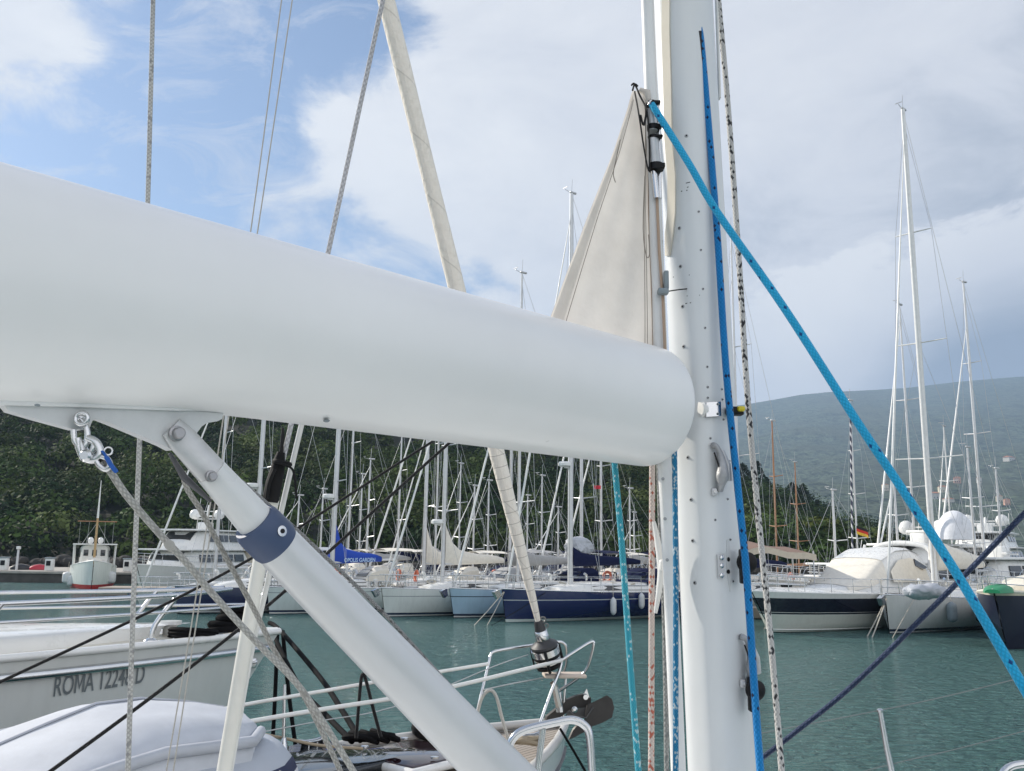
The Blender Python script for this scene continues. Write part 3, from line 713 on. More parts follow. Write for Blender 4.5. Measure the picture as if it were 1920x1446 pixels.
HG = lambda n, top, stripe=(.02, .03, .06), anti=(.02, .03, .05), zs=.18, cove=None, fm=1.2: hullmat(n, [(-1, anti), (.03, (.62, .62, .60)), (.08, stripe), (zs, top)] + ([(cove, stripe), (cove + .025, top)] if cove else []))
H_WHITE = HG('hull_white', (.66, .67, .65)); H_WCOVE = HG('hull_white_cove', (.64, .66, .64), cove=.92); H_PALEBLUE = HG('hull_pale_blue', (.36, .50, .62), cove=.95)
H_NAVY = hullmat('hull_navy', [(-1, (.02, .05, .07)), (.0, (.55, .60, .58)), (.12, (.008, .016, .085)), (.93, (.45, .47, .5)), (.955, (.008, .016, .085))], .14, .6, .03)
H_NAVYB = hullmat('hull_navy_dark', [(-1, (.01, .02, .03)), (.06, (.5, .5, .5)), (.14, (.01, .014, .06))], .15, .6, .03)
H_GREY = HG('hull_light_grey', (.50, .53, .52)); H_CREAM = HG('hull_cream', (.60, .57, .48))
H_PGREEN = HG('hull_pale_grey_green', (.52, .58, .57), cove=.98)

HD = -142.0
# front row, left to right
sailboat('grey-white sailing yacht with a slim white furled jib, farthest left of the marina row', H_GREY, HD, bow=(262, 1141), mpx=403, top=665, cover=None, hood=GREYC, seed=2, fb=1.0, Hm=None)
sailboat('navy hulled sailing yacht left of the vang with a radar on its mast', H_NAVYB, HD, bow=(332, 1152), mpx=476, top=500, cover=GREYC, hood=SILVERC, radar=True, seed=3, jib=False, mastr=.12)
sb_blue, _ = sailboat('pale grey-green sailing yacht with a royal blue sail cover on its boom', H_PGREEN, HD, bow=(505, 1152), mpx=622, top=560, cover=BLUEC, coverstyle='high', hood=CREAMC, radar=True, seed=4, jib=False, mastr=.13)
sailboat('white yacht with a beige sail cover rising up its mast, beside the pale blue one', H_WCOVE, HD, bow=(722, 1157), mpx=830, top=700, cover=CREAMC, coverstyle='high', hood=GREYC, radar=True, seed=5, mastr=.11, L=10.5)
sailboat('pale blue hulled sailing yacht just left of the navy one', H_PALEBLUE, HD, bow=(851, 1159), mpx=972, top=512, cover=GREYC, hood=NAVYC, seed=6, L=11.5, nspr=3)
sb_navy, hn = sailboat('glossy navy sailing yacht with a white cove line and two white fenders', H_NAVY, HD, bow=(948, 1167), mpx=1070, top=362, cover=NAVYC, coverstyle='stack', hood=NAVYC, radar=True, seed=7, L=13, mastr=.14, fb=1.4, jibm=WHITE)
sb_big, hbig = sailboat('large white sailing yacht at right with a tall thick mast and cream bunched sail', H_WHITE, -138, bow=(1668, 1189), mpx=1756, top=205, cover=CREAMC, coverstyle='loose', hood=None, seed=8, L=15, mastr=.17, fb=1.45, mastm=MASTW, nspr=3, spread=.1)
# second and third rows behind
back = [
 # mast px, Y, top py, label, hull, cover, hood, kwargs
 (687, 60, 862, 'small-masted white yacht behind the blue sail cover, taller of two short masts', H_WHITE, GREYC, CREAMC, {}),
 (673, 63, 890, 'white yacht with the shorter of the two short masts behind the blue sail cover', H_WHITE, None, GREYC, {}),
 (555, 60, 930, 'distant yacht with a very short mast just right of the vang collar', H_WHITE, BLUEC, None, {}),
 (600, 58, 918, 'yacht with a thin short mast left of the mast with the royal blue sail cover', H_CREAM, None, CREAMC, {}),
 (652, 56, 700, 'yacht with a thin tall mast between the royal blue sail cover and its own mast', H_WHITE, None, None, {'jib': False}),
 (795, 51, 690, 'white yacht with a beige sail set close left of the beige covered mast', H_WHITE, CREAMC, CREAMC, {'coverstyle': 'high', 'mastr': .11}),
 (816, 55, 700, 'grey masted yacht between the two beige sail covers', H_GREY, GREYC, None, {}),
 (745, 62, 780, 'yacht whose furled white jib slants behind the red earth patch', H_WHITE, NAVYC, NAVYC, {}),
 (887, 56, 912, 'yacht with a navy sail cover and grey short mast behind the pale blue hull', H_WHITE, NAVYC, NAVYC, {'coverstyle': 'stack'}),
 (914, 60, 902, 'white yacht with a thin bare mast behind the navy sail cover', H_WHITE, None, GREYC, {}),
 (956, 50, 700, 'yacht with a pale mast half hidden behind the furled cream genoa', H_CREAM, GREYC, None, {'jib': False}),
 (1015, 58, 893, 'yacht with a thin mast and a grey sail cover right of the cream genoa', H_WHITE, GREYC, GREYC, {}),
 (1046, 62, 952, 'distant yacht with the lowest mast left of the tall navy yacht mast', H_WHITE, GREYC, None, {}),
 (1090, 50, 640, 'yacht with a bright bare mast close right of the tall navy yacht mast', H_WHITE, NAVYC, CREAMC, {'mastr': .11}),
 (1127, 53, 760, 'yacht with a plain mast under the small red pennant, left of the turquoise rope', H_WHITE, NAVYC, NAVYC, {}),
 (1181, 60, 917, 'yacht with a short mast between the turquoise and the pink rope', H_WHITE, GREYC, GREYC, {}),
 (1189, 66, 962, 'farthest yacht with a very low mast left of the pink rope', H_WHITE, None, None, {}),
 (988, 66, 930, 'far white yacht with a low thin mast beside the furled cream genoa', H_WHITE, None, NAVYC, {}),
 (860, 66, 870, 'far yacht with a thin mast behind the beige sail cover', H_WHITE, None, None, {}),
 (1388, 50, 430, 'yacht hidden behind the big mast with its spreader poking out', H_WHITE, NAVYC, None, {'spread': .105, 'jib': False}),
 (1456, 58, 790, 'ketch with a varnished brown mast, left of two brown masts', H_CREAM, None, None, {'mastm': WOODM, 'jib': False, 'mastr': .065}),
 (1497, 60, 868, 'ketch with a varnished brown mast, right of two brown masts', H_CREAM, None, None, {'mastm': WOODM, 'jib': False, 'mastr': .065}),
 (1608, 54, 752, 'yacht with a dark spiral wrapped stay beside its tall mast, behind the motor yacht', H_WHITE, NAVYC, None, {'jib': False, 'nspr': 3, 'spiral': True}),
 (1566, 52, 920, 'small yacht with a short pole mast above the white motor yacht', H_WHITE, None, None, {'jib': False, 'nspr': 1}),
 (1716, 49, 572, 'yacht with a slim white mast left of the tallest thick mast', H_WHITE, GREYC, GREYC, {'coverstyle': 'stack'}),
 (1845, 51, 530, 'white yacht with a tall slim mast at the right and a grey sail cover', H_WHITE, GREYC, GREYC, {'mastr': .1, 'nspr': 3}),
 (1786, 56, 800, 'yacht with a thin bare mast just right of the thickest mast', H_WHITE, None, None, {'mastm': MASTW}),
 (1828, 46, 840, 'yacht with a thin mast beside the white boat dome', H_CREAM, None, None, {'jib': False}),
 (1879, 52, 880, 'rightmost distant yacht with a thin bare mast', H_WHITE, None, None, {'jib': False}),
 (1684, 48, 890, 'yacht with a short mast behind the white furled jib at the right', H_WHITE, None, GREYC, {}),
]
for i, (px, Y, top, lab, hm, cv, hd_, kw) in enumerate(back):
    kw = dict(kw); L = max(8.5, min(13, (1060 - top) / F * Y / 1.28 if top > 600 else 12))
    if Y > 54 and i % 2: kw.setdefault('jib', False)
    sailboat(lab, hm, HD + (i * 37 % 23) - 11, mast=(px, Y), top=top, L=L, cover=cv, hood=hd_, full=Y < 54, seed=20 + i, mastr=kw.pop('mastr', .08 if Y < 54 else .062), wires=1.0, fb=1.25, **kw)

# lettering on the royal blue sail cover
def cover_text():
    vs, fs = textmesh('OPOLIS GARDEN', .27, 0, .86, .006)
    w = max(v.x for v in vs); L = sb_blue['L']; xm = -sb_blue['tm']; z0 = 1.35 * .86 + 1.25 + .02
    mb = MB(); mb.add([(xm - .55 - v.x, .215, z0 + v.y + .012 * v.x) for v in vs], fs)
    bo = [o for o in sb_blue.children if o.name.startswith('boom')][0]; cov = [o for o in bo.children][0]
    mb.build('cover_lettering', M('letter_pale_blue', (.45, .62, .85), .7), cov, 0, True)
cover_text()

# silver tarpaulin bunched at the foot of the navy yacht's mast
def at_local(t, v): return t.location + Matrix.Rotation(t.rotation_euler.z, 3, 'Z') @ V(v)
def bunch(name, label, cat, c, size, mat, seed, rz=0, group=None, fold=1.0):
    g = random.Random(seed); mb = MB(); rows = []
    for i in range(25):
        a = PI * i / 24; rows.append([V((-size[0] * math.cos(a) * .5, abs(math.sin(a)) ** .6 * size[1] * .5 * math.cos(2 * PI * j / 32) * (1 + .06 * math.sin(j * 3 + i * 1.7 + seed)), abs(math.sin(a)) ** .6 * size[2] * .5 * math.sin(2 * PI * j / 32)) ) for j in range(32)])
    rows = [[q + crumple(q, 2.0, .10 * fold) + crumple(q, 6.5, .09 * fold) for q in r] for r in rows]
    t = mb.grid(rows, True, True, True); Rz = Matrix.Rotation(rz, 3, 'Z'); t.v = [V(c) + Rz @ v for v in t.v]
    return tag(t.build(name, mat, None, 70), label, cat, group)
c = P(1086, 1026, 44.2); bunch('folded_sail', 'silver grey sail bundled beside the mast of the navy yacht', 'sail', c, (.8, 1.7, 1.0), SILVERC, 3, R(HD + 90))
c = P(1736, 1109, 33.6); bunch('covered_dinghy', 'dinghy under a crumpled silver cover on the foredeck of the large white yacht', 'dinghy', c, (2.5, 1.0, .56), SILVERC, 5, R(-138), fold=.8)

# fenders hang from the rails: things of their own
def fender(label, px, py, Y, ln, r, mat, tilt=0.0, group='fenders hung along the hulls'):
    c = P(px, py, Y); t = thing('fender', label, 'fender', c - V((0, 0, ln / 2)), 0, group)
    MB().lathe((0, 0, 0), (0, 0, 1), [(.02, -.03), (r * .5, 0), (r * .9, .07), (r, .16), (r, ln - .16), (r * .9, ln - .07), (r * .45, ln), (.03, ln + .04)], 16).build('body', mat, t, 50, True)
    MB().rod((0, 0, ln + .02), (0, .12, ln + .75), .012, 5).build('lanyard', LINEW, t, 50, True)
def hullY(t, h, px, side=1):
    """world Y of the camera-side rail of a boat at column px"""
    best = None
    for i in range(200):
        q = at_local(t, h.edge(i / 199, side, -.06)); e = abs(pix(q)[0] - px)
        if best is None or e < best[0]: best = (e, q)
    return best[1]
for px, py, lab, ln, r, mt, (tb, hh) in [(1150, 1137, 'white fender hanging lower on the navy hull', .72, .14, FENDW, (sb_navy, hn)), (1203, 1127, 'white fender hung high near the turquoise rope on the navy hull', .66, .14, FENDW, (sb_navy, hn)),
                                        (1785, 1148, 'grey pear fender on the large white hull', .75, .2, FENDG, (sb_big, hbig)), (1838, 1150, 'black fender on the large white hull behind the blue rope', .72, .19, FENDK, (sb_big, hbig))]:
    q = hullY(tb, hh, px, 1); n = Matrix.Rotation(tb.rotation_euler.z, 3, 'Z') @ V((0, 1, 0))
    fender(lab, px, py, q.y + n.y * r * 1.3, ln, r, mt)

def line(label, a, b, r=.02, mat=None, sag=0.0, group='mooring lines'):
    m = (a + b) / 2 - V((0, 0, sag)); tag(MB().tube(smoothpath([a, m, b], 8), r, 6).build('mooring_line', mat or LINEW), label, 'rope', group)
def bowline(t, h, px1, py1, label, mat=None, r=.018, sag=.05): line(label, at_local(t, h.pt(1, 0.05) + V((-.15, 0, .05))), W(px1, py1, -.2), r, mat, sag)
bowline(sb_navy, hn, 908, 1182, 'pale mooring line from the navy bow into the water, left one'); bowline(sb_navy, hn, 880, 1182, 'pale mooring line from the navy bow running farthest left')
line('dark mooring line from the navy rail down to the pale blue hull', at_local(sb_navy, hn.edge(.86, 1)), W(912, 1178, -.1), .014, LINEK, .05)
bowline(sb_big, hbig, 1621, 1203, 'pale mooring line from the large white bow, left of the pair', r=.028); bowline(sb_big, hbig, 1631, 1206, 'pale mooring line from the large white bow, right of the pair', r=.028)
line('thin pale line hanging straight down the large white bow', at_local(sb_big, hbig.edge(.93, 1, -.03)), W(1671, 1201, -.1), .018)
# pennant and flag
def flag(name, label, px, py, Y, w, hgt, cols, tilt=0.0):
    c = P(px, py, Y); t = thing(name, label, 'flag', c)
    for i, (nm, col) in enumerate(cols):
        z1 = hgt * (1 - i / len(cols)); z0 = hgt * (1 - (i + 1) / len(cols))
        MB().grid([[V((x * w, .06 * math.sin(x * 7) * (x + .2), z + tilt * x * w)) for x in np.linspace(0, 1, 9)] for z in (z0, z1)]).build('stripe' if len(cols) > 1 else 'cloth', M('flag_' + nm, col, .8), t, 50, True)
    MB().rod((0, 0, -.4), (0, 0, hgt + .1), .015, 5).build('staff', STEEL, t, 50, True)
flag('national_flag', 'German flag flying low among the masts at the right', 1606, 1001, 47, .62, .42, [('black', (.01, .01, .01)), ('red', (.5, .03, .02)), ('gold', (.65, .42, .04))], -.35)
flag('pennant', 'small red pennant high in the rigging left of the turquoise rope', 1113, 917, 52, .42, .2, [('scarlet', (.6, .03, .05))])
# ------------------------------------------------------------------ motor vessels
def loft_house(sts, n=None):
    """superstructure rings: (x, half width at base, half width at top, z base, z top)"""
    rows = []
    for x, wb, wt, z0, z1 in sts:
        r = min(.22, (z1 - z0) * .35); half = [(wb, z0), (wb + (wt - wb) * .5, z0 + (z1 - z0) * .5), (wt + .02, z1 - r), (wt - r * .35, z1 - r * .3), (wt - r * 1.2, z1), (wt * .35, z1 + .05)]
        rows.append([V((x, -a, b)) for a, b in half] + [V((x, a, b)) for a, b in reversed(half)])
    return rows
def motoryacht():
    b = W(1446, 1186); t = thing('motor_yacht', 'white motor yacht with a black band and a cream covered windscreen', 'motor yacht', b, R(-140), 'motor boats moored in the marina')
    h = Hull(13.5, 4.1, 1.62, 1.42, 1.3, .75, .92, 'motor', .5)
    hm = hullmat('hull_motor_band', [(-1, (.02, .025, .03)), (.02, (.66, .66, .60)), (.70, (.50, .50, .48)), (.72, (.008, .009, .022)), (.78, (.66, .66, .62)), (.80, (.008, .009, .022)), (1.36, (.72, .72, .70))], .2, .4, .04, slope=-.014)
    hu = h.build(hm, t); h.deck(WHITE, t, 0, camber=.2); h.toerail(WHITE, t, .045)
    mb = MB()
    for k in (.70, .86):
        for sd in (1, -1): mb.tube([h.pt(.5 + .495 * i / 16, k, sd) + V((0, sd * .01, 0)) for i in range(17)], .022, 6)
    mb.build('spray_rail', WHITE, hu, 50, True)
    dk = 1.42
    sts = [(-2.6, .9, .5, dk - .1, dk + .12), (-4.2, 1.25, 1.0, dk - .1, dk + .35), (-5.6, 1.5, 1.2, dk - .1, dk + .72), (-6.7, 1.6, 1.25, dk - .1, dk + 1.45), (-8.0, 1.65, 1.25, dk - .1, dk + 1.88), (-9.4, 1.66, 1.2, dk - .1, dk + 1.95), (-10.6, 1.6, 1.15, dk - .1, dk + 1.7), (-11.6, 1.5, 1.1, dk - .1, dk + .9)]
    sp = MB().grid(loft_house(sts), False, True, True).build('superstructure', WHITE, t, 60, True)
    ro = MB().grid([r[3:-3] for r in loft_house([(x, a + .02, b_ + .03, c, d + .035) for x, a, b_, c, d in sts[3:7]])]).build('roof', WHITE, t, 60, True)
    cv = MB().grid([r[1:-1] for r in loft_house([(x, a + .02, b_ + .02, c, d + .02) for x, a, b_, c, d in [sts[1], sts[2], (-6.2, 1.56, 1.24, dk - .1, dk + 1.12), (-6.75, 1.6, 1.25, dk - .1, dk + 1.47)]])]).build('windscreen_cover', CREAMC, t, 60, True)
    for sd in (1, -1):
        rows = []
        for x, z0, z1, y0, y1 in [(-6.9, .5, .95, 1.655, 1.52), (-7.8, .5, 1.45, 1.69, 1.43), (-9.0, .5, 1.55, 1.70, 1.40), (-10.2, .5, 1.25, 1.68, 1.44)]: rows.append([V((x, sd * y0, dk + z0)), V((x, sd * y1, dk + z1))])
        MB().grid(rows).build('window_cover', CREAMC, sp, 40, True)
        MB().prism([V((-9.25, sd * 1.44, dk + 1.5)), V((-10.35, sd * 1.5, dk + 1.12)), V((-9.75, sd * 1.55, dk + 1.02)), V((-9.2, sd * 1.50, dk + 1.2))], (0, 1, 0), .05).build('side_window', GLASS, sp, 30, True)
        for x in (-3.6, -5.6): MB().lathe((x, sd * (h.hb(1 + x / 13.5) - .14 * 1), 1.08), (.25, sd, 0), [(.02, .0), (.2, .01), (.22, .03), (.2, .05)], 16).build('porthole', STEEL, hu, 40, True)
    MB().tube(smoothpath([V((-10.6, -1.5, dk + 1.0)), V((-10.9, -1.4, dk + 1.9)), V((-10.9, -.6, dk + 2.2)), V((-10.9, .6, dk + 2.2)), V((-10.9, 1.4, dk + 1.9)), V((-10.6, 1.5, dk + 1.0))]), .12, 8).build('radar_arch', WHITE, t, 50, True)
    guard(h, t, .3, .86, 7, .62, .016, .012)
    MB().torus((-1.2, 0, 1.8), (0, 0, 1), .18, .06, 16, 6).build('coiled_line', LINEK, t, 60, True)
    c = at_local(t, (-7.3, 2.15, .85))
    fender('black fender beside the black band of the motor yacht', *pix(c), c.y, .7, .19, FENDK)
    line('white mooring line looping from the motor yacht bow into the water', at_local(t, (-.3, .5, 1.5)), W(1431, 1184, -.1), .03)
motoryacht()

def bigyacht(label, loc, hd, L, B, decks, hullm, dome=True, name='motor_yacht', cover=None, fb=2.0, mastz=2.4):
    t = thing(name, label, 'motor yacht', loc, R(hd), 'motor boats moored in the marina')
    h = Hull(L, B, fb * 1.25, fb, fb * .9, .6, .9, 'motor', .5); h.build(hullm, t, n=18, K=8); h.deck(DECK, t, 0, camber=.1); h.toerail(WHITE, t, .06)
    z = fb - .1; top = None
    for i, (x0, x1, hh) in enumerate(decks):
        w = B * (.43 - .045 * i)
        st = [(x0 * L, w * .62, w * .45, z, z + hh * .35), (x0 * L - .9, w * .9, w * .72, z, z + hh * .9), (x0 * L - 1.6, w, w * .88, z, z + hh), (x1 * L + .5, w, w * .9, z, z + hh), (x1 * L, w, w * .88, z, z + hh * .75)]
        o = MB().grid(loft_house(st), False, True, True).build('superstructure', WHITE, t, 50, True)
        for sd in (1, -1):
            k = max(3, int((x0 - x1) * L / 1.9)); xa, xb = x0 * L - 1.7, x1 * L + .7
            for j in range(k):
                a = xa + (xb - xa) * j / k - .12; b_ = xa + (xb - xa) * (j + 1) / k + .12
                y0 = sd * (w * .97 + .015); y1 = sd * (w * .915 + .015)
                MB().add([(a, y0, z + hh * .42), (b_, y0, z + hh * .42), (b_, y1, z + hh * .78), (a, y1, z + hh * .78)], [(0, 1, 2, 3)]) and None
                m = MB(); m.prism([V((a, y0, z + hh * .42)), V((b_, y0, z + hh * .42)), V((b_, y1, z + hh * .8)), V((a, y1, z + hh * .8))], (0, 1, 0), .05); m.build('window', GLASS, o, 30, True)
        f = MB(); f.prism([V((x0 * L - .28, -w * .55, z + hh * .5)), V((x0 * L - .28, w * .55, z + hh * .5)), V((x0 * L - .98, w * .6, z + hh * .9)), V((x0 * L - .98, -w * .6, z + hh * .9))], (.8, 0, .6), .16); f.build('windscreen', GLASS, o, 30, True)
        MB().box(((x0 + x1) / 2 * L - .5, 0, z + hh + .06), ((x0 - x1) * L + .4, w * 2.06, .12), .05).build('deck_overhang', WHITE, o, 40, True)
        z += hh + .1; top = ((x0 * .4 + x1 * .6) * L, w)
    mb = MB(); mb.tube([(top[0], 0, z - .1), (top[0] - .3, 0, z + mastz)], [.16, .07], 8)
    mb.tube([(top[0] - .1, -1.0, z + mastz * .45), (top[0] - .1, 1.0, z + mastz * .45)], .05, 6); mb.tube([(top[0] - .2, -.6, z + mastz * .75), (top[0] - .2, .6, z + mastz * .75)], .04, 6)
    mb.box((top[0] + .35, 0, z + mastz * .55), (.18, 1.3, .14), .05); mb.box((top[0], 0, z + .25), (.9, .9, .7), .1)
    rm = mb.build('radar_mast', WHITE, t, 40, True)
    if dome:
        for sd in (1, -1): m = MB(); m.lathe((top[0] - .1, sd * 1.0, z + mastz * .45), (0, 0, 1), [(.18, 0), (.36, .12), (.40, .34), (.3, .6), (.1, .72)], 14); m.build('satellite_dome', WHITE, rm, 50, True)
    for sd in (1, -1): MB().rod((top[0] - 1.2, sd * top[1] * .8, z - .1), (top[0] - 1.6, sd * top[1] * .8, z + mastz * 1.3), .02, 5).build('antenna', WHITE, t, 40, True)
    guard(h, t, .3, .9, 7, .75, .02, .014)
    if cover: MB().box((decks[0][1] * L - L * .06, 0, fb + 1.1), (L * .1, B * .86, 2.0), .2).build('awning_curtain', cover, t, 40, True)
    return t, h
HBIG = hullmat('hull_big_white', [(-1, (.02, .03, .05)), (.1, (.70, .70, .69))], .25, .3, .03)
p = P(322, 1040, 66); bigyacht('large three-deck white motor yacht with satellite domes behind the vang', V((p.x - .2, 62, 0)), -100, 13, 4.6, [(-.14, -.86, 1.4), (-.26, -.8, 1.3)], HBIG, cover=BEIGE, fb=1.5, mastz=1.9)
p = P(1838, 1040, 50); bigyacht('big white multi-deck motor yacht at the right edge of the marina', V((p.x, 52, 0)), -125, 17, 4.6, [(-.12, -.9, 1.15), (-.22, -.8, 1.0), (-.34, -.7, .8)], HBIG, fb=1.4, mastz=1.0)
p = P(1460, 1040, 47); bigyacht('low white cruiser just behind the brown awning', V((p.x, 47, 0)), -150, 11, 3.6, [(-.3, -.75, 1.15)], HBIG, dome=False, fb=1.45, mastz=1.0)
p = P(1560, 1040, 44); ty, hy = bigyacht('white flybridge motor yacht with two radar domes right behind the cream covered one', V((p.x, 45, 0)), -150, 13, 4, [(-.22, -.8, 1.25), (-.36, -.72, .8)], HBIG, dome=True, fb=1.5, mastz=1.2)
p = P(1385, 1040, 49); bigyacht('small white motor boat whose bow peeps out right of the big mast', V((p.x - .6, 40.5, 0)), -145, 9, 3, [(-.34, -.7, .9)], HBIG, dome=False, fb=1.2, mastz=.8)
def domeboat():
    p = P(1742, 1040, 46); t, h = bigyacht('white boat with a big rounded dome cover rising over its cabin', V((p.x, 46, 0)), -145, 11, 4, [(-.25, -.85, 1.5)], HBIG, dome=False, fb=1.5, mastz=.4)
    c = P(1790, 990, 47.5); q = Matrix.Rotation(-t.rotation_euler.z, 3, 'Z') @ (c - t.location)
    rows = []
    for i in range(9):
        a = PI / 2 * i / 8; rows.append([q + V((1.0 * math.cos(a) * math.cos(2 * PI * j / 24), .95 * math.cos(a) * math.sin(2 * PI * j / 24), -.6 + 1.5 * math.sin(a))) for j in range(24)])
    MB().grid(rows, True, True, True).build('dome_cover', M('dome_fabric', (.74, .75, .78), .6, bump=.02, bscale=4), t, 50, True)
domeboat()
def awning():
    a = P(1388, 1047, 40); b = P(1496, 1040, 43); t = thing('brown_awning', 'flat brown awning on thin posts between the big mast and the motor yacht', 'awning', V(((a.x + b.x) / 2, 42, 0)))
    z = P(1400, 1036, 41).z; x0, x1 = a.x - 1.2 - t.location.x, b.x - t.location.x
    rows = [[V((x, y, z + .32 * (1 - ((x - x0) / (x1 - x0) * 2 - 1) ** 2) + .25 * y / 3 - .08 * math.sin(x * 3))) for x in np.linspace(x0, x1, 12)] for y in (-1.6, 0, 1.6)]
    MB().grid(rows).build('canopy', BROWNC, t, 50, True)
    MB().grid([[r + V((0, 0, -d)) for r in rows[0]] for d in (.0, .28)]).build('valance', BEIGE, t, 50, True)
    for x in (x0 + .1, (x0 + x1) / 2, x1 - .1):
        for y in (-1.5, 1.5): MB().rod((x, y, 0), (x, y, z + .1), .03, 6).build('post', ALU, t, 50, True)
awning()
def trawler():
    b = W(171, 1105); t = thing('trawler', 'old white wooden trawler yacht with a red waterline, bow towards the viewer', 'boat', b, R(-66)); t.scale = (.76, .76, .82)
    h = Hull(13, 4.3, 2.45, 1.75, 1.8, .16, .8, 'sail', .6, True); hm = hullmat('hull_trawler', [(-1, (.40, .02, .02)), (.36, (.66, .70, .67))], .4, .1, .08)
    h.B = 4.3; h.build(hm, t); h.deck(CREAM, t, .25); h.toerail(WHITE, t, .06)
    w = MB(); w.grid(loft_house([(-3.6, 1.2, 1.1, 1.6, 3.75), (-3.9, 1.3, 1.2, 1.6, 3.8), (-9.5, 1.5, 1.4, 1.6, 3.7), (-9.8, 1.4, 1.3, 1.6, 3.6)]), False, True, True); wh = w.build('wheelhouse', WHITE, t, 40, True)
    MB().box((-6.6, 0, 3.86), (7.2, 4.0, .12), .05).build('roof', WHITE, wh, 40, True)
    for y, ww in [(-.78, .42), (-.02, .42), (.74, .42)]: MB().box((-3.58, y, 3.1), (.08, ww, .55), .02).build('window', GLASS, wh, 30, True)
    for sd in (1, -1):
        for x in (-4.8, -6, -7.2, -8.4): MB().box((x, sd * 1.36, 3.0), (.8, .1, .6), .02).build('window', GLASS, wh, 30, True)
        for x in (-3.3, -6.6, -9.8): MB().rod((x, sd * 1.85, 1.75), (x, sd * 1.9, 3.82), .05, 6).build('awning_post', WHITE, t, 40, True)
        MB().tube([V((x, sd * 1.85, 2.6)) for x in (-3.3, -6, -9.8)], .03, 5).build('guard_rail', WHITE, t, 40, True)
        m = MB(); m.prism([V((-.75, sd * .58, 1.5)), V((-.6, sd * .47, 1.15)), V((-.95, sd * .68, 1.1))], (0, 1, 0), .12); m.box((-.78, sd * .62, 1.62), (.08, .1, .5), .02); m.build('anchor', BLACK, t, 30, True)
        MB().ball((-4.6, sd * .45, 4.2), .28, 10, (1, 1, 1.1)).build('vent_cowl', WHITE, t, 50, True)
    m = MB(); m.tube([(-2.2, 0, 1.9), (-2.35, 0, 6.4)], [.13, .09], 8); ms = m.build('mast', M('spar_varnish', (.45, .30, .14), .5), t, 40, True)
    MB().tube([(-2.35, 0, 6.2), (-2.4, 0, 9.6)], [.10, .03], 8).build('topmast', WHITE, ms, 40, True)
    MB().tube([(-2.35, -1.75, 5.9), (-2.35, 1.75, 5.9)], .05, 6).build('yard', WOODM, ms, 40, True)
    for sd in (1, -1):
        MB().rod((-2.35, sd * 1.5, 5.9), (-3.5, sd * 1.5, 3.9), .018, 5).build('stay', WIRE, t, 40, True); MB().rod((-2.35, 0, 5.8), (-3.6, sd * 1.2, 3.9), .018, 5).build('stay', WIRE, t, 40, True); MB().rod((-2.35, sd * .7, 5.9), (-4.4, sd * .8, 3.9), .018, 5).build('stay', WIRE, t, 40, True)
    for px, py, lab in [(126, 1083, 'round white fender at the left shoulder of the trawler'), (135, 1088, 'second white fender at the left side of the trawler'), (208, 1083, 'round white fender at the right side of the trawler')]:
        fender(lab, px, py, b.y + 2.4, .8, .34, FENDW)
    MB().grid([[V((-1.2 - 1.5 * i / 6, math.cos(PI * j / 10) * .75 * math.sin(PI * min(.98, (i + .4) / 6.8)), 2.35 + .35 * math.sin(PI * j / 10) * math.sin(PI * min(.98, (i + .4) / 6.8)))) for j in range(11)] for i in range(7)]).build('tender_cover', CREAMC, t, 60, True)
trawler()
def gozzo():
    b = W(1888, 1217); t = thing('motor_launch', 'navy hulled launch with a cream deck at the right edge', 'boat', b, R(-136), 'motor boats moored in the marina')
    h = Hull(11, 3.9, 1.95, 1.6, 1.5, .42, .85, 'sail', .5); h.build(hullmat('hull_launch', [(-1, (.01, .012, .02)), (.0, (.012, .014, .035)), (1.78, (.60, .54, .42))], .3, .2, .05), t)
    h.deck(M('cream_deck', (.62, .55, .42), .6), t, 0, camber=.1); h.toerail(CREAM, t, .06)
    MB().grid(loft_house([(-2.2, .7, .6, 1.7, 2.0), (-2.8, 1.0, .9, 1.65, 2.3), (-6, 1.2, 1.1, 1.6, 2.45), (-8, 1.2, 1.1, 1.6, 2.4)]), False, True, True).build('cabin', CREAM, t, 50, True)
    guard(h, t, .3, .86, 6, .5, .018, .012)
    q = P(1861, 1143, b.y + .6); fender('navy fender at the bow of the launch', 1861, 1143, b.y + .9, .7, .17, FENDB)
    for k, (px, py) in enumerate([(1888, 1212), (1893, 1216), (1906, 1214)]):
        line(['pale rope hanging straight down from the launch bow', 'pale mooring rope slanting from the launch bow, left one', 'pale mooring rope slanting from the launch bow, right one'][k], at_local(t, [(.3, .2, 1.8), (-1.2, 1.2, 1.55), (-1.6, 1.4, 1.5)][k]), W(px, py, -.15), .025)
    c = P(1872, 1094, 31.5); t2 = thing('upturned_dinghy', 'upturned green dinghy lying on deck behind the launch', 'dinghy', c - V((0, 0, .3)), R(-130)); t2.scale = (.72, .7, .45)
    rows = []
    for i in range(13):
        a = i / 12; w = .62 * math.sin(PI * (.12 + .8 * a)) ** .6; rows.append([V((1.3 - 2.6 * a, w * math.cos(PI * j / 12), .62 * math.sin(PI * (.15 + .7 * a)) * math.sin(PI * j / 12) ** .7)) for j in range(13)])
    MB().grid(rows, False, True, True).build('hull', M('dinghy_green', (.01, .22, .09), .4), t2, 60, True); MB().tube([(1.3, 0, .3), (-1.3, 0, .34)], .03, 6).build('keel', WHITE, t2, 40, True)
gozzo()
# pontoon that the far rows are moored to
def pontoon(): tag(MB().box((6, 57.5, .35), (62, 2.2, .5), .05).box((16, 45, .3), (9, 1.6, .5), .05, 0).build('pontoon', M('pontoon_deck', (.30, .26, .22), .9)), kind='structure')
pontoon()

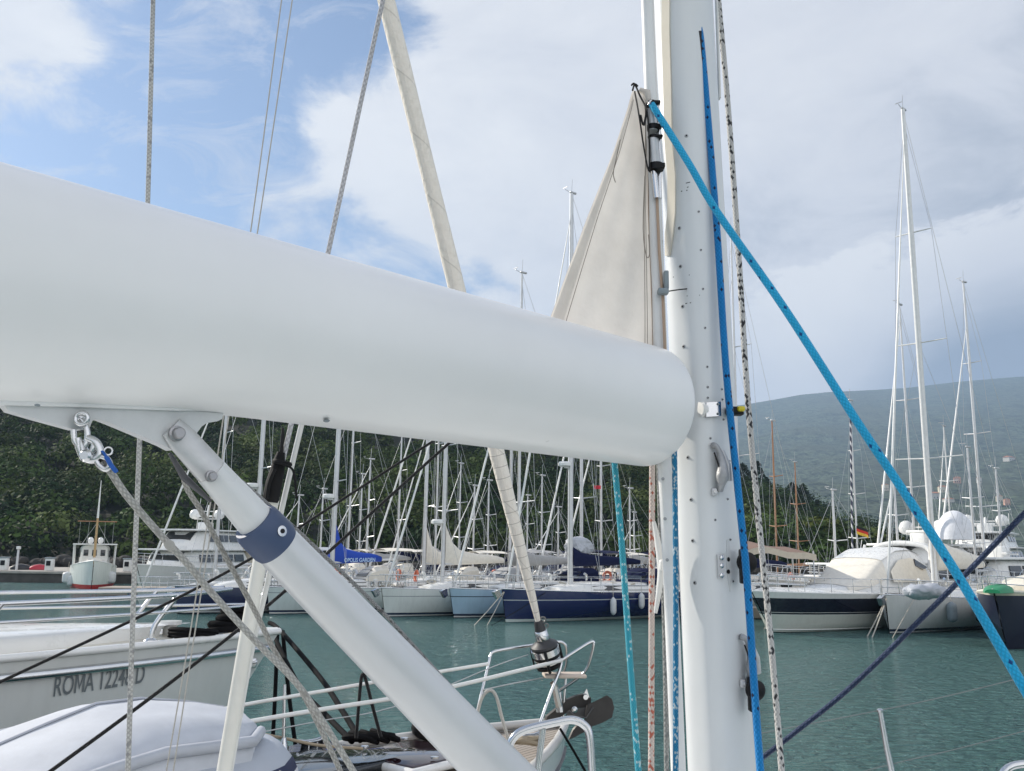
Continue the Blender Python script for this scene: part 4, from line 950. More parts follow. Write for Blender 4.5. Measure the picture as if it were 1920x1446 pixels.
# ------------------------------------------------------------------ next-door motor cruiser with its registration
def cruiser():
    dk = W(522, 1184, 2.35); a = R(32); t = thing('motor_cruiser', 'white motor cruiser at left with grey registration lettering on its bow', 'motor boat', V((dk.x, dk.y, 0)), a)
    h = Hull(13, 3.4, 2.35, 2.25, 2.1, .62, .92, 'motor', .45); h.bowp = 1.8
    t.location = t.location - Matrix.Rotation(a, 3, 'Z') @ V((.62 * 2.35, 0, 0))
    hm = hullmat('hull_cruiser', [(-1, (.02, .025, .028)), (.55, (.62, .64, .62))], .22, .4, .03)
    hu = h.build(hm, t, n=44, K=16); h.deck(CREAM, t, .0, camber=.06)
    for sd in (1, -1):
        MB().tube([h.pt(i / 30, .05, sd) + V((0, sd * .012, 0)) for i in range(31)], .035, 8, flat=1).build('rubbing_strake', STEEL, t, 50, True)
        MB().tube([h.pt(i / 30, .0, sd) + V((0, 0, .005)) for i in range(31)], .032, 8).build('toe_rail', WHITE, t, 50, True)
    # raised foredeck, seats, cushions
    fp = [(.34, .14), (.1, .30), (-.5, .58), (-1.1, .78), (-1.62, .88)]
    ring = lambda z, k, dx: [V((x * 1.0 + dx * (1 if i else -1), y * k, z)) for i, (x, y) in enumerate(fp)] + [V((x + dx * (1 if i < 4 else -1), -y * k, z)) for i, (x, y) in reversed(list(enumerate(fp)))]
    MB().grid([ring(2.14, 1.03, 0), ring(2.39, 1.0, 0), ring(2.43, .975, .02), ring(2.45, .92, .05), ring(2.46, .3, .3)], True, False, True).build('foredeck_trunk', WHITE, t, 50, True)
    mb = MB(); mb.box((-2.2, 0, 2.44), (1.0, 1.6, .3), .1, seg=3); mb.build('sun_cushion', BEIGE, t, 60, True)
    mb = MB(); mb.box((-3.0, -.95, 2.490), (.5, .5, .55), .12, seg=3); mb.build('seat_base', WHITE, t, 50, True)
    MB().box((-2.9, .4, 2.490), (.3, 1.5, .4), .12, seg=3).build('cushion', BEIGE, t, 60, True)
    w = MB(); w.lathe((.45, -.02, 2.320), (0, 0, 1), [(.1, 0), (.1, .02), (.06, .03), (.06, .12), (.10, .13), (.10, .16)], 18); w.build('windlass', WHITE, t, 40, True)
    for sd in (1, -1): m = MB(); m.tube([V((.42, sd * .30, 2.340)), V((.5, sd * .28, 2.370)), V((.58, sd * .26, 2.340))], .015, 6); m.build('cleat', STEEL, t, 40, True)
    # rails
    for sd in (1, -1):
        mb = MB(); up1 = [h.edge(q, sd, .12, .40) + V((.2, -sd * .0, 0)) for q in (.22, .4, .55, .68, .8, .9)] + [V((.95, sd * .12, 2.76))]
        MB().tube(smoothpath(up1, 5), .02, 8).build('upper_rail', STEEL, t, 50, True)
        MB().tube(smoothpath([h.edge(q, sd, .12, .26) + V((.13, 0, 0)) for q in (.22, .4, .55, .68, .8, .9, .97)], 5), .014, 8).build('lower_rail', STEEL, t, 50, True)
        for q in (.30, .48, .66, .80, .905, .975):
            e = h.edge(q, sd, .12, 0); k = MB(); k.tube(smoothpath([e, e + V((.03, 0, .16)), e + V((.2, 0, .40))], 4), .022, 8); k.lathe(e, (0, 0, 1), [(.07, 0), (.06, .03), (.03, .05)], 10); k.build('rail_post', STEEL, t, 50, True)
    # registration number wrapped on to the topsides
    def onhull(x, z, sd=-1, off=.009):
        tt = 1 + x / 13.0
        for _ in range(6):
            zs = h.sheer(tt); w_ = (zs - z) / (zs + h.draft); q = h.pt(tt, w_, sd); tt += (x - q.x) / 13.0
        return V((q.x, q.y + sd * off, z))
    va, fa = textmesh('RO', .30, 0, .80, .003); vb, fb_ = textmesh('A 12248 D', .30, 0, .80, .003); cap = max(v.y for v in vb); wa = max(v.x for v in va) + .018
    st, mw_ = .032, .165; mv = [(0, 0), (st, 0), (st, cap * .72), (mw_ / 2, cap * .12), (mw_ - st, cap * .72), (mw_ - st, 0), (mw_, 0), (mw_, cap), (mw_ - st * 1.15, cap), (mw_ / 2, cap * .38), (st * 1.15, cap), (0, cap)]
    vs = va + [V((x + wa, y, 0)) for x, y in mv] + [V((v.x + wa + mw_ + .006, v.y, 0)) for v in vb]; n1, n2 = len(va), len(va) + len(mv)
    fs = list(fa) + [tuple(i + n1 for i in f) for f in [(0, 1, 2, 10, 11), (2, 3, 9, 10), (3, 4, 8, 9), (4, 5, 6, 7, 8)]] + [tuple(i + n2 for i in f) for f in fb_]; wtot = max(v.x for v in vs)
    def locpx(px, py):  # where the pixel ray meets the starboard topside
        best = None
        for i in range(500):
            x = -7.0 + i * .018
            for k in range(40):
                z = 1.1 + k * .03; q = at_local(t, onhull(x, z)); e = math.dist(pix(q), (px, py))
                if best is None or e < best[0]: best = (e, x, z)
            
        return best[1], best[2]
    x0, z0 = locpx(100, 1308); x1, z1 = locpx(271, 1281); kx = (x1 - x0) / wtot
    ky = (locpx(100, 1268)[1] - z0) / max(v.y for v in vs)
    mb = MB(); mb.add([onhull(x0 + v.x * kx, z0 + (z1 - z0) * v.x / wtot + v.y * ky) for v in vs], fs)
    mb.build('registration_lettering', M('letter_grey', (.15, .17, .18), .5), hu, 0, True)
    # anchor in the stem roller, coil and lines at the bow
    m = MB(); m.box((.85, 0, 2.08), (.8, .2, .1), .03); m.build('anchor_roller', STEEL, t, 40, True)
    m = MB(); m.tube([(.75, 0, 2.140), (.85, 0, 1.55)], [.05, .07], 8); m.prism([V((.55, -.34, 1.42)), V((.55, .34, 1.42)), V((1.2, 0, 1.30))], (0, .15, 1), .06); m.ball((.8, 0, 1.5), .12, 10); m.build('anchor', M('galvanised', (.10, .10, .10), .5, .6), t, 40, True)
    m = MB()
    for i in range(7): m.torus((.95 + .02 * i, -.05 + .04 * (i % 3), 2.380 + .03 * i), (.2 * (i % 2), .15, 1), .17 - .01 * i, .03, 20, 6)
    m.build('coiled_line', LINEK, t, 60, True)
    m = MB()
    for i in range(3): m.torus((.62, -.2, 2.340 + .03 * i), (.1, .1, 1), .2, .022, 18, 5)
    m.build('windlass_line', LINEK, t, 60, True)
    return t, h
crz, hc = cruiser()
# ------------------------------------------------------------------ neighbouring yacht: teak foredeck, pulpit, furled genoa
def teakmat():
    m, nt, b = newmat('teak_deck'); h = N(nt); oc = h.coord(); sx = h.n('ShaderNodeSeparateXYZ'); h.l(oc, sx.inputs[0])
    fr = h.math('FRACT', h.math('DIVIDE', sx.outputs[1], .048)); seam = h.math('LESS_THAN', fr, .14)
    pl = h.n('ShaderNodeTexWhiteNoise', noise_dimensions='1D'); h.l(h.math('FLOOR', h.math('DIVIDE', sx.outputs[1], .048)), pl.inputs['W'])
    mp = h.n('ShaderNodeMapping'); mp.inputs['Scale'].default_value = (2, 40, 2); h.l(oc, mp.inputs[0]); gr = h.noise(mp.outputs[0], 2.5, 5, .6)
    c = h.mix(gr, (.26, .225, .19, 1), (.44, .40, .35, 1)); c = h.mix(h.math('MULTIPLY', pl.outputs['Value'], .3), c, (.30, .22, .16, 1)); c = h.mix(seam, c, (.02, .02, .02, 1))
    h.l(c, b.inputs['Base Color']); b.inputs['Roughness'].default_value = .8; return m
GENOA = None
def clothroll():
    m, nt, b = newmat('rolled_sailcloth'); h = N(nt); uv = h.coord('UV'); sx = h.n('ShaderNodeSeparateXYZ'); h.l(uv, sx.inputs[0])
    ph = h.math('ADD', h.math('MULTIPLY', sx.outputs[1], 2.1), sx.outputs[0]); fr = h.math('FRACT', ph)
    edge = h.math('LESS_THAN', fr, .035)
    cr = h.n('ShaderNodeCombineXYZ'); h.l(h.math('MULTIPLY', ph, 3), cr.inputs[0]); h.l(h.math('SUBTRACT', h.math('MULTIPLY', sx.outputs[1], 9), h.math('MULTIPLY', sx.outputs[0], 5)), cr.inputs[1])
    f = h.noise(cr.outputs[0], 1.8, 5, .6); tape = h.math('LESS_THAN', h.math('FRACT', h.math('MULTIPLY', sx.outputs[1], 11)), .06)
    low = h.math('LESS_THAN', sx.outputs[1], 1.55)
    c = h.mix(f, (.78, .71, .62, 1), (.88, .83, .76, 1)); c = h.mix(h.math('MULTIPLY', edge, .22), c, (.20, .18, .15, 1)); c = h.mix(h.math('MULTIPLY', h.math('MULTIPLY', tape, low), .55), c, (.25, .22, .18, 1))
    h.l(c, b.inputs['Base Color']); b.inputs['Roughness'].default_value = .8
    h.l(h.bump(h.math('ADD', f, h.math('MULTIPLY', fr, .5)), .8, .02), b.inputs['Normal']); return m
def teakyacht():
    z = 1.65; d = W(1060, 1356, z); a = R(50); t = thing('sailing_yacht', 'neighbouring yacht with a grey teak foredeck and a furled cream genoa', 'sailboat', V((d.x, d.y, 0)), a)
    h = Hull(13, 3.5, z, 1.45, 1.3, .28, .8, 'sail', .5); Rz = Matrix.Rotation(a, 3, 'Z'); t.location = t.location - Rz @ V((.28 * z, 0, 0)); t.location.z = 0
    inv = lambda p: Rz.transposed() @ (V(p) - t.location)
    hm = hullmat('hull_neighbour', [(-1, (.02, .03, .05)), (.1, (.60, .62, .63))], .22, .4, .02)
    h.build(hm, t, n=44, K=14); h.deck(teakmat(), t, .03, 60, .02)
    for sd in (1, -1):
        MB().tube([h.edge(i / 40, sd, .02, .02) for i in range(41)], .035, 8).build('toe_rail', M('toe_rail_pale', (.55, .54, .52), .4), t, 50, True)
        MB().tube([h.pt(i / 40, .09, sd) + V((0, sd * .005, 0)) for i in range(41)], .018, 6).build('rubbing_strake', M('strake_grey', (.10, .10, .11), .5), t, 50, True)
    # hatch
    hp = inv(W(776, 1408, z + .05)); f = MB(); f.box((hp.x, hp.y, z + .0), (.72, .72, .06), .025, seg=3); fr = f.build('hatch_frame', WHITE, t, 50, True)
    MB().box((hp.x, hp.y, z + .03), (.64, .64, .025), .01).build('hatch_pane', M('smoked_acrylic', (.025, .012, .016), .07, coat=.6), fr, 30, True)
    for q in ((.2, .31), (-.2, .31), (.3, -.1), (-.1, -.31)): MB().lathe((hp.x + q[0], hp.y + q[1], z + .06), (0, 0, 1), [(.03, 0), (.03, .012), (.01, .016)], 10).build('hatch_latch', STEEL, fr, 40, True)
    hp2 = inv(W(520, 1446, z)); MB().box((hp2.x, hp2.y, z + .0), (1.5, .9, .09), .03, seg=3).build('skylight', GLASS, t, 50, True)
    # windlass fairing and chain by the hatch
    wp = inv(W(812, 1372, z)); m = MB(); m.ball((wp.x, wp.y, z + .05), .17, 14, (1.3, .8, .7)); m.lathe((wp.x + .1, wp.y - .2, z), (0, 0, 1), [(.1, 0), (.1, .06), (.06, .08), (.06, .16), (.1, .18)], 14); m.build('windlass', BLACK, t, 50, True)
    # bow cleats
    for px, py in ((1000, 1392), (880, 1360), (585, 1404)):
        c = inv(W(px, py, z)); m = MB(); m.tube(smoothpath([c + V((-.13, 0, .07)), c + V((-.05, 0, .055)), c + V((.05, 0, .055)), c + V((.13, 0, .07))], 4), .018, 8); m.rod(c + V((-.04, 0, 0)), c + V((-.04, 0, .05)), .018, 6); m.rod(c + V((.04, 0, 0)), c + V((.04, 0, .05)), .018, 6); m.build('cleat', STEEL, t, 50, True)
    # furling gear and genoa
    foot = W(1050, 1345, z); dl = P(1021, 1214, 7.35); topp = P(722, -8, 6.1); up_ = (topp - dl).normalized(); top2 = topp + up_ * 7
    fu = t
    dr = dl - up_ * .07; s = 1.0
    m = MB(); m.lathe(dr, up_, [(.05, -.10), (.098, -.09), (.103, -.06), (.085, -.05), (.085, -.015), (.103, -.01), (.107, .02), (.107, .08)], 28); dm = m.build('furler_drum', BLACK, t, 40)
    m = MB(); m.lathe(dr, up_, [(.09, -.052), (.106, -.048), (.106, -.012), (.09, -.008)], 28); m.lathe(dr, up_, [(.10, .012), (.112, .016), (.112, .066), (.10, .07)], 28); m.lathe(dr, up_, [(.055, .135), (.058, .14), (.05, .205), (.045, .21)], 24); m.build('polished_band', STEEL, dm, 40)
    m = MB(); m.lathe(dr, up_, [(.108, .078), (.105, .095), (.065, .12), (.055, .135)], 28); m.lathe(dr, up_, [(.045, .205), (.038, .26), (.03, .29)], 20); m.build('furler_top', M('furler_grey', (.03, .03, .033), .5), dm, 40)
    m = MB(); x_, y_, z_ = frame(up_)
    for k in (0, 2.1, 4.2):
        o = (x_ * math.cos(k) + y_ * math.sin(k)); m.tube([dr + o * .095 - up_ * .10, dr + o * .128 - up_ * .07, dr + o * .128 + up_ * .04, dr + o * .11 + up_ * .07], .013, 6)
    m.build('line_guard', BLACK, dm, 40)
    m = MB(); m.rod(dr - up_ * .05, foot + V((0, 0, .12)), .016, 8); m.box(foot + V((0, 0, .1)), (.03, .05, .2), .01); m.rod(dr - up_ * .22, dr - up_ * .42, .028, 8); m.build('forestay_toggle', STEEL, t, 40)
    m = MB(); m.torus(dr + up_ * .30 + rt * .04, fw, .02, .007, 14, 6); m.torus(dr + up_ * .25 + rt * .055, fw, .016, .006, 14, 6); m.build('tack_shackle', M('dull_steel', (.2, .2, .2), .4, .8), t, 40)
    ga = dr + up_ * .27; L = (top2 - ga).length; m = MB(); rr = []; pts = []
    for i in range(60):
        s_ = L * i / 59; pts.append(ga + up_ * s_); rr.append(.020 + .043 * min(1, s_ / 1.35) ** .8 + .0025 * math.sin(s_ * 3.1))
    m.tube(pts, rr, 20, uv=True); m.build('furled_genoa', clothroll(), t, 60)
    # pulpit, guard wires sleeved in white
    def wp_(pts, r, nm, mat=STEEL, k=5, n=10): return MB().tube(smoothpath(pts, k), r, n).build(nm, mat, t, 50)
    wp_(path([(891, 1352), (903, 1300), (917, 1243), (920, 1230), (930, 1221), (990, 1211), (1042, 1204), (1056, 1206), (1062, 1216), (1062, 1245), (1056, 1262)], 7.15, 7.75), .0125, 'pulpit', k=4)
    wp_(path([(1012, 1358), (1032, 1302), (1049, 1258), (1053, 1240)], 7.2, 7.35), .0125, 'pulpit_leg')
    wp_(path([(1050, 1240), (1072, 1226), (1108, 1204), (1113, 1210), (1106, 1240), (1098, 1258), (1080, 1275), (1040, 1301)], 7.35, 7.5), .0125, 'pulpit', k=4)
    wp_(path([(1062, 1262), (1058, 1310), (1056, 1348)], 7.75), .0125, 'pulpit_leg')
    a_ = P(1021, 1268, 7.4); b_ = P(1094, 1264, 7.5); m = MB(); m.box((a_ + b_) / 2, ((b_ - a_).length, .2, .028), .01, rz=.1); m.build('pulpit_seat', M('bleached_teak', (.55, .47, .40), .8), t, 40)
    SL = M('white_sleeve', (.68, .68, .66), .55)
    wp_(path([(380, 1340), (451, 1323), (600, 1297), (715, 1277), (835, 1258), (915, 1245)], 6.0, 7.15), .0125, 'guard_wire_sleeve', SL)
    wp_(path([(380, 1372), (453, 1356), (600, 1331), (747, 1308), (843, 1289), (960, 1261), (1054, 1238)], 5.7, 7.3), .0145, 'guard_wire_sleeve', SL)
    wp_(path([(480, 1375), (600, 1352), (740, 1325), (925, 1250), (990, 1228)], 6.2, 7.4), .004, 'guard_wire', WIRE)
    wp_(path([(905, 1294), (960, 1282), (1025, 1270)], 7.2, 7.45), .005, 'guard_wire', WIRE)
    for (px, py), (qx, qy), Y in [((531, 1410), (534, 1283), 6.35)]:
        m = MB(); m.rod(P(px, py, Y), P(qx, qy, Y), .012, 8); m.lathe(P(px, py, Y), (0, 0, 1), [(.035, 0), (.03, .03), (.016, .09)], 10); m.build('stanchion', STEEL, t, 50)
    # anchor stowed on the roller
    AM = M('galvanised_dark', (.055, .052, .05), .5, .55, var=.25); Y = 7.75
    pl = lambda pts, Y_=Y: [P(x, y, Y_ if not isinstance(Y_, list) else Y_[i]) for i, (x, y) in enumerate(pts)]
    m = MB(); m.prism(pl([(1022, 1350), (1024, 1343), (1062, 1312), (1078, 1304), (1099, 1300), (1106, 1308), (1106, 1318), (1096, 1327), (1080, 1327), (1066, 1332), (1046, 1346)]), (.5, -.86, 0), .035); an = m.build('anchor', AM, t, 30)
    m = MB(); A = pl([(1100, 1322), (1122, 1312), (1137, 1304), (1147, 1311), (1151, 1328), (1147, 1346), (1128, 1356), (1108, 1363), (1096, 1350)], 7.6); m.prism(A, (.15, -.9, .25), .02); m.build('fluke', AM, an, 30)
    m = MB(); m.prism(pl([(1066, 1386), (1074, 1368), (1082, 1359), (1100, 1352), (1110, 1364), (1094, 1372)], 7.62), (.2, -.8, -.4), .02); m.build('fluke', AM, an, 30)
    m = MB(); m.prism(pl([(1062, 1338), (1068, 1331), (1112, 1324), (1100, 1346), (1070, 1348)], 7.68), (.1, -.95, .2), .02); m.tube(pl([(1064, 1333), (1060, 1350)], 7.6), .006, 6); m.tube(pl([(1067, 1333), (1078, 1343), (1100, 1346), (1112, 1326)], 7.58), .006, 6); m.build('roll_bar', M('galvanised', (.30, .30, .29), .45, .6), an, 30)
    m = MB(); m.prism(pl([(1094, 1302), (1100, 1291), (1105, 1308)], 7.72), (0, -1, 0), .04); m.build('bracket', STEEL, an, 40); MB().lathe(P(1098, 1307, 7.68), (0, -1, 0), [(.02, 0), (.02, .02)], 10).build('bolt', STEEL, an, 40); MB().lathe(P(1077, 1330, 7.66), (0, -1, 0), [(.02, 0), (.025, .015), (.01, .03)], 10).build('bolt', STEEL, an, 40)
    MB().rod(P(1046, 1295, 7.62), P(1050, 1335, 7.62), .03, 8).build('anchor_roller', STEEL, t, 40)
    m = MB()
    for k in range(5): m.torus(P(982 + k * 4, 1388 + 4 * math.sin(k), 6.9), (.2 * (k % 3 - 1), .3, 1), .085, .013, 18, 6)
    tag(m.build('coiled_rope', M('tan_rope', (.34, .28, .20), .85)), 'coil of tan rope on the neighbouring foredeck beside the chrome bar', 'rope')
    rope('loop_rope', 'white rope looped in an arch over the neighbouring guard rail', path([(893, 1352), (900, 1318), (910, 1299), (922, 1295), (932, 1310), (941, 1345), (953, 1385), (957, 1395)], 6.9), .0125, ROPEW)
    rope('loop_rope', 'black rope hung in a tall pointed loop over the sleeved guard wire', path([(668, 1384), (672, 1330), (677, 1275), (681, 1264), (686, 1275), (700, 1330), (714, 1382)], 6.5), .012, ROPEK)
    m = MB()
    for k in range(6): m.torus(P(672 + k * 10, 1384 - k * 1.0, 6.75 + .02 * k), (.3 * (k % 2), .3, 1), .10, .02, 18, 6)
    tag(m.build('coiled_rope', LINEK), 'heap of black rope at the edge of the teak deck', 'rope')
    rope('snubber_line', 'tan line stretched along the neighbouring rail towards the tender', path([(478, 1374), (540, 1386), (600, 1398), (680, 1404)], 6.3, 6.6), .010, M('tan_rope', (.34, .28, .20), .85))
    return t, h
ROPEW = ropemat('rope_white_braid', (.62, .60, .55), (.45, .43, .38), .1, .022, 6)
ROPEK = ropemat('rope_black_braid', (.010, .010, .011), (.03, .03, .03), .1, .02, 6)
nb, hnb = teakyacht()

# tender under its fitted cover on the neighbouring deck
def tender():
    b = P(500, 1425, 5.6); a = R(54); t = thing('tender', 'inflatable tender under a pale grey cover with navy stripes', 'dinghy', V((b.x, b.y, 1.64)), a)
    L = 3.6; tubm = hullmat('tender_tube', [(-1, (.40, .42, .46)), (.25, (.010, .016, .06)), (.305, (.60, .61, .63)), (.325, (.010, .016, .06)), (.385, (.40, .43, .48))], .6, 0, .02)
    # U-shaped tube
    pts, rs = [], []
    for i in range(41):
        u = -1 + 2 * i / 40; x = -.24 - (L - .24) * max(0, (abs(u) - .22) / .78) if abs(u) > .22 else -.24
        th = u / .22 * PI / 2
        if abs(u) <= .22: pts.append(V((-.62 + .42 * math.cos(th), .42 * math.sin(th), .25)))
        else: pts.append(V((-.62 - (L - .62) * (abs(u) - .22) / .78, math.copysign(.42 + .12 * min(1, (abs(u) - .22) * 3), u), .25 - .0 * abs(u))))
        rs.append(.235)
    MB().tube(pts, rs, 22).build('tube', tubm, t, 60, True)
    # fitted cover: a shallow roof with a hem around it
    g = random.Random(2); rows = []
    n = 26
    for i in range(15):
        f = i / 14; x = -.30 - f * (L - .1); w = .56 * min(1, (f * 9 + .28)) ** .5; hgt = .46 + .26 * abs(math.sin(PI * min(1, .16 + f * 1.5))) ** .7 * (1 if f < .2 else max(.0, 1 - (f - .2) * 2.7))
        rows.append([V((x, w * math.cos(PI * j / n) * (1 + .02 * math.sin(i * 2 + j)), .40 + max(0, (hgt - .40)) * (abs(math.sin(PI * j / n)) ** .55) + .008 * math.sin(i * 1.3 + j * .9))) for j in range(n + 1)])
    o = MB().grid(rows, False, True, True).build('cover', M('tender_cover_cloth', (.50, .52, .56), .75, bump=.006, bscale=3), t, 60, True)
    MB().tube([r[2] + V((0, .012, .02)) for r in rows], .03, 8).build('cover_hem', M('tender_hem', (.42, .44, .48), .7), o, 60, True)
    MB().tube([r[-3] + V((0, -.012, .02)) for r in rows], .03, 8).build('cover_hem', M('tender_hem', (.42, .44, .48), .7), o, 60, True)
    MB().tube([r[12] + V((0, 0, .006)) for r in rows], .008, 6).build('cover_seam', M('tender_hem', (.42, .44, .48), .7), o, 60, True)
    m = MB(); m.tube(smoothpath([V((-.42, -.60, .38)), V((-.38, -.66, .34)), V((-.42, -.66, .27))], 5), .008, 6); m.build('grab_loop', ROPEW, t, 60, True)
tender()

# ------------------------------------------------------------------ black and white mooring lines close by
G1 = 'black mooring lines between the neighbouring boats'
rope('mooring_line', 'upper black line running down left from under the boom to the picture edge', path([(845, 812), (808, 830), (555, 993), (475, 1045), (300, 1138), (0, 1279), (-120, 1335)], 4.0, 3.2), .0060, ROPEK, group=G1)
rope('mooring_line', 'lower black line running down left across the cruiser lettering side', path([(880, 805), (840, 833), (605, 1045), (485, 1150), (300, 1295), (95, 1446), (20, 1500)], 4.0, 3.0), .0068, ROPEK, group=G1)
rope('mooring_line', 'black line from the cruiser bow down to the teak deck, upper of two', path([(505, 1168), (525, 1182), (600, 1270), (640, 1330), (676, 1388)], 9.4, 6.8), .022, LINEK, group=G1)
rope('mooring_line', 'black line from the cruiser bow down to the teak deck, lower of two', path([(515, 1195), (560, 1285), (610, 1340), (660, 1390)], 9.4, 6.8), .022, LINEK, group=G1)
rope('mooring_line', 'black line hanging straight from the cruiser bow beside its anchor, left one', path([(520, 1190), (516, 1300), (510, 1412)], 9.4), .020, LINEK, group=G1)
rope('mooring_line', 'black line hanging straight from the cruiser bow, right one', path([(530, 1182), (537, 1260), (545, 1330), (555, 1405)], 9.3), .020, LINEK, group=G1)
rope('mooring_line', 'thin dark line from the neighbouring anchor down into the water', path([(1050, 1366), (1080, 1416), (1105, 1460)], 7.5), .010, LINEK, group=G1)
for k, (a, c) in enumerate([((528, 0), (372, 1090)), ((548, 0), (379, 1100))]):
    e = (312, 1446) if k == 0 else (325, 1446); s = (a[0] + 14, -90)
    rope('flag_halyard', ['left of two thin white lines dropping behind the boom', 'right of two thin white lines dropping behind the boom'][k], path([s, a, (470 + 13 * k, 434), c, e, (e[0] - 10, 1520)], 3.3), .0024, ROPEW, group='thin halyards')
# ------------------------------------------------------------------ own rig: boom, vang, mast, ropes
BA = P(0, 518, 1.2246); BB = P(1180, 755, 2.25); ax = (BB - BA).normalized(); pn = ax.cross(V((0, 0, 1))).normalized()   # normal of the boom's vertical plane
def onboom(px, py, off=0.0): return onplane(px, py, BA + pn * off, pn)
def axpt(px):
    n = rt.cross(ray(px, 700)).normalized() if False else None
    # point of the axis seen at column px
    lo, hi = -2.5, 2.5
    for _ in range(50):
        m = (lo + hi) / 2
        if pix(BA + ax * m)[0] < px: lo = m
        else: hi = m
    return BA + ax * lo
BEND = axpt(1213); R0 = .152
paint = M('boom_white', (.79, .79, .785), .34, var=.045, scale=1.6, coat=.15)
bt = thing('boom', 'thick white boom running from the left edge to the mast', 'boom', BA + ax * .6)
def boom():
    upv = V((0, 0, 1)); side = pn
    s42 = (axpt(430) - BA).dot(ax)
    def ring(s, k=1.0):   # the section deepens towards the outer end
        dp = 1.02 + .17 * max(0, min(1.6, (s42 - s) / s42)) ** 1.3
        return [BA + ax * s + (side * math.cos(2 * PI * j / 72) * .97 + upv * math.sin(2 * PI * j / 72) * (1.02 if j < 36 else dp)) * R0 * k for j in range(72)]
    e = (BEND - BA).length
    mb = MB(); mb.grid([ring(-.85 + i * (e + .838) / 24) for i in range(25)] + [ring(e - .003, .998), ring(e, .985)], True, True, True); mb.build('spar', paint, bt, 50)
    mb = MB(); mb.grid([ring(e - .001, .95), ring(e + .012, .93), ring(e + .014, .5)], True, True, True); mb.build('end_cap', M('cap_white', (.62, .63, .63), .45), bt, 40)
    # raised flange under the spar that carries the vang bracket
    def low(px, w, dz):
        c = axpt(px); b = -R0 * (1.02 + .17 * max(0, min(1.6, (s42 - (c - BA).dot(ax)) / s42)) ** 1.3)
        return [c + side * w + upv * (b + .02), c + side * w + upv * (b + dz), c - side * w + upv * (b + dz), c - side * w + upv * (b + .02)]
    mb = MB(); mb.grid([low(x, w, dz) for x, w, dz in [(-420, .022, -.003), (-100, .022, -.003), (0, .022, -.003), (200, .022, -.003), (340, .02, -.002), (418, .012, .004)]], True, True, True); mb.build('flange', paint, bt, 30)
    mb = MB(); c = BEND + ax * .02; mb.rod(c, c + ax * .12, .035, 12); mb.build('gooseneck', STEEL, bt, 40)
    for px, py, r in [(612, 791, .006), (70, 762, .004)]: 
        mb = MB(); q = onboom(px, py - 2, R0 * .3); mb.ball(q, r, 8, (1, 1, .5)); mb.build('drain_plug', FENDG, bt, 40)
boom()
castal = M('cast_aluminium', (.56, .565, .57), .42, .35, var=.1, scale=30)
def bracket():
    pts = [(4, 762), (12, 772), (60, 786), (133, 806), (150, 807), (163, 803), (167, 792), (171, 787), (182, 787), (205, 796), (296, 834), (318, 845), (345, 838), (372, 801), (384, 793), (402, 791), (410, 787), (413, 776), (300, 768), (150, 760)]
    mb = MB(); mb.prism([onboom(x, y, .0) for x, y in pts], pn, .022); br = mb.build('vang_bracket', M('bracket_paint', (.64, .65, .655), .4, var=.08, scale=20), bt, 30)
    mb = MB(); q = onboom(152, 786, .013); mb.lathe(q, pn, [(.006, -.003), (.006, .001), (.004, .002)], 14); mb.build('pin', STEEL, br, 40)
bracket()
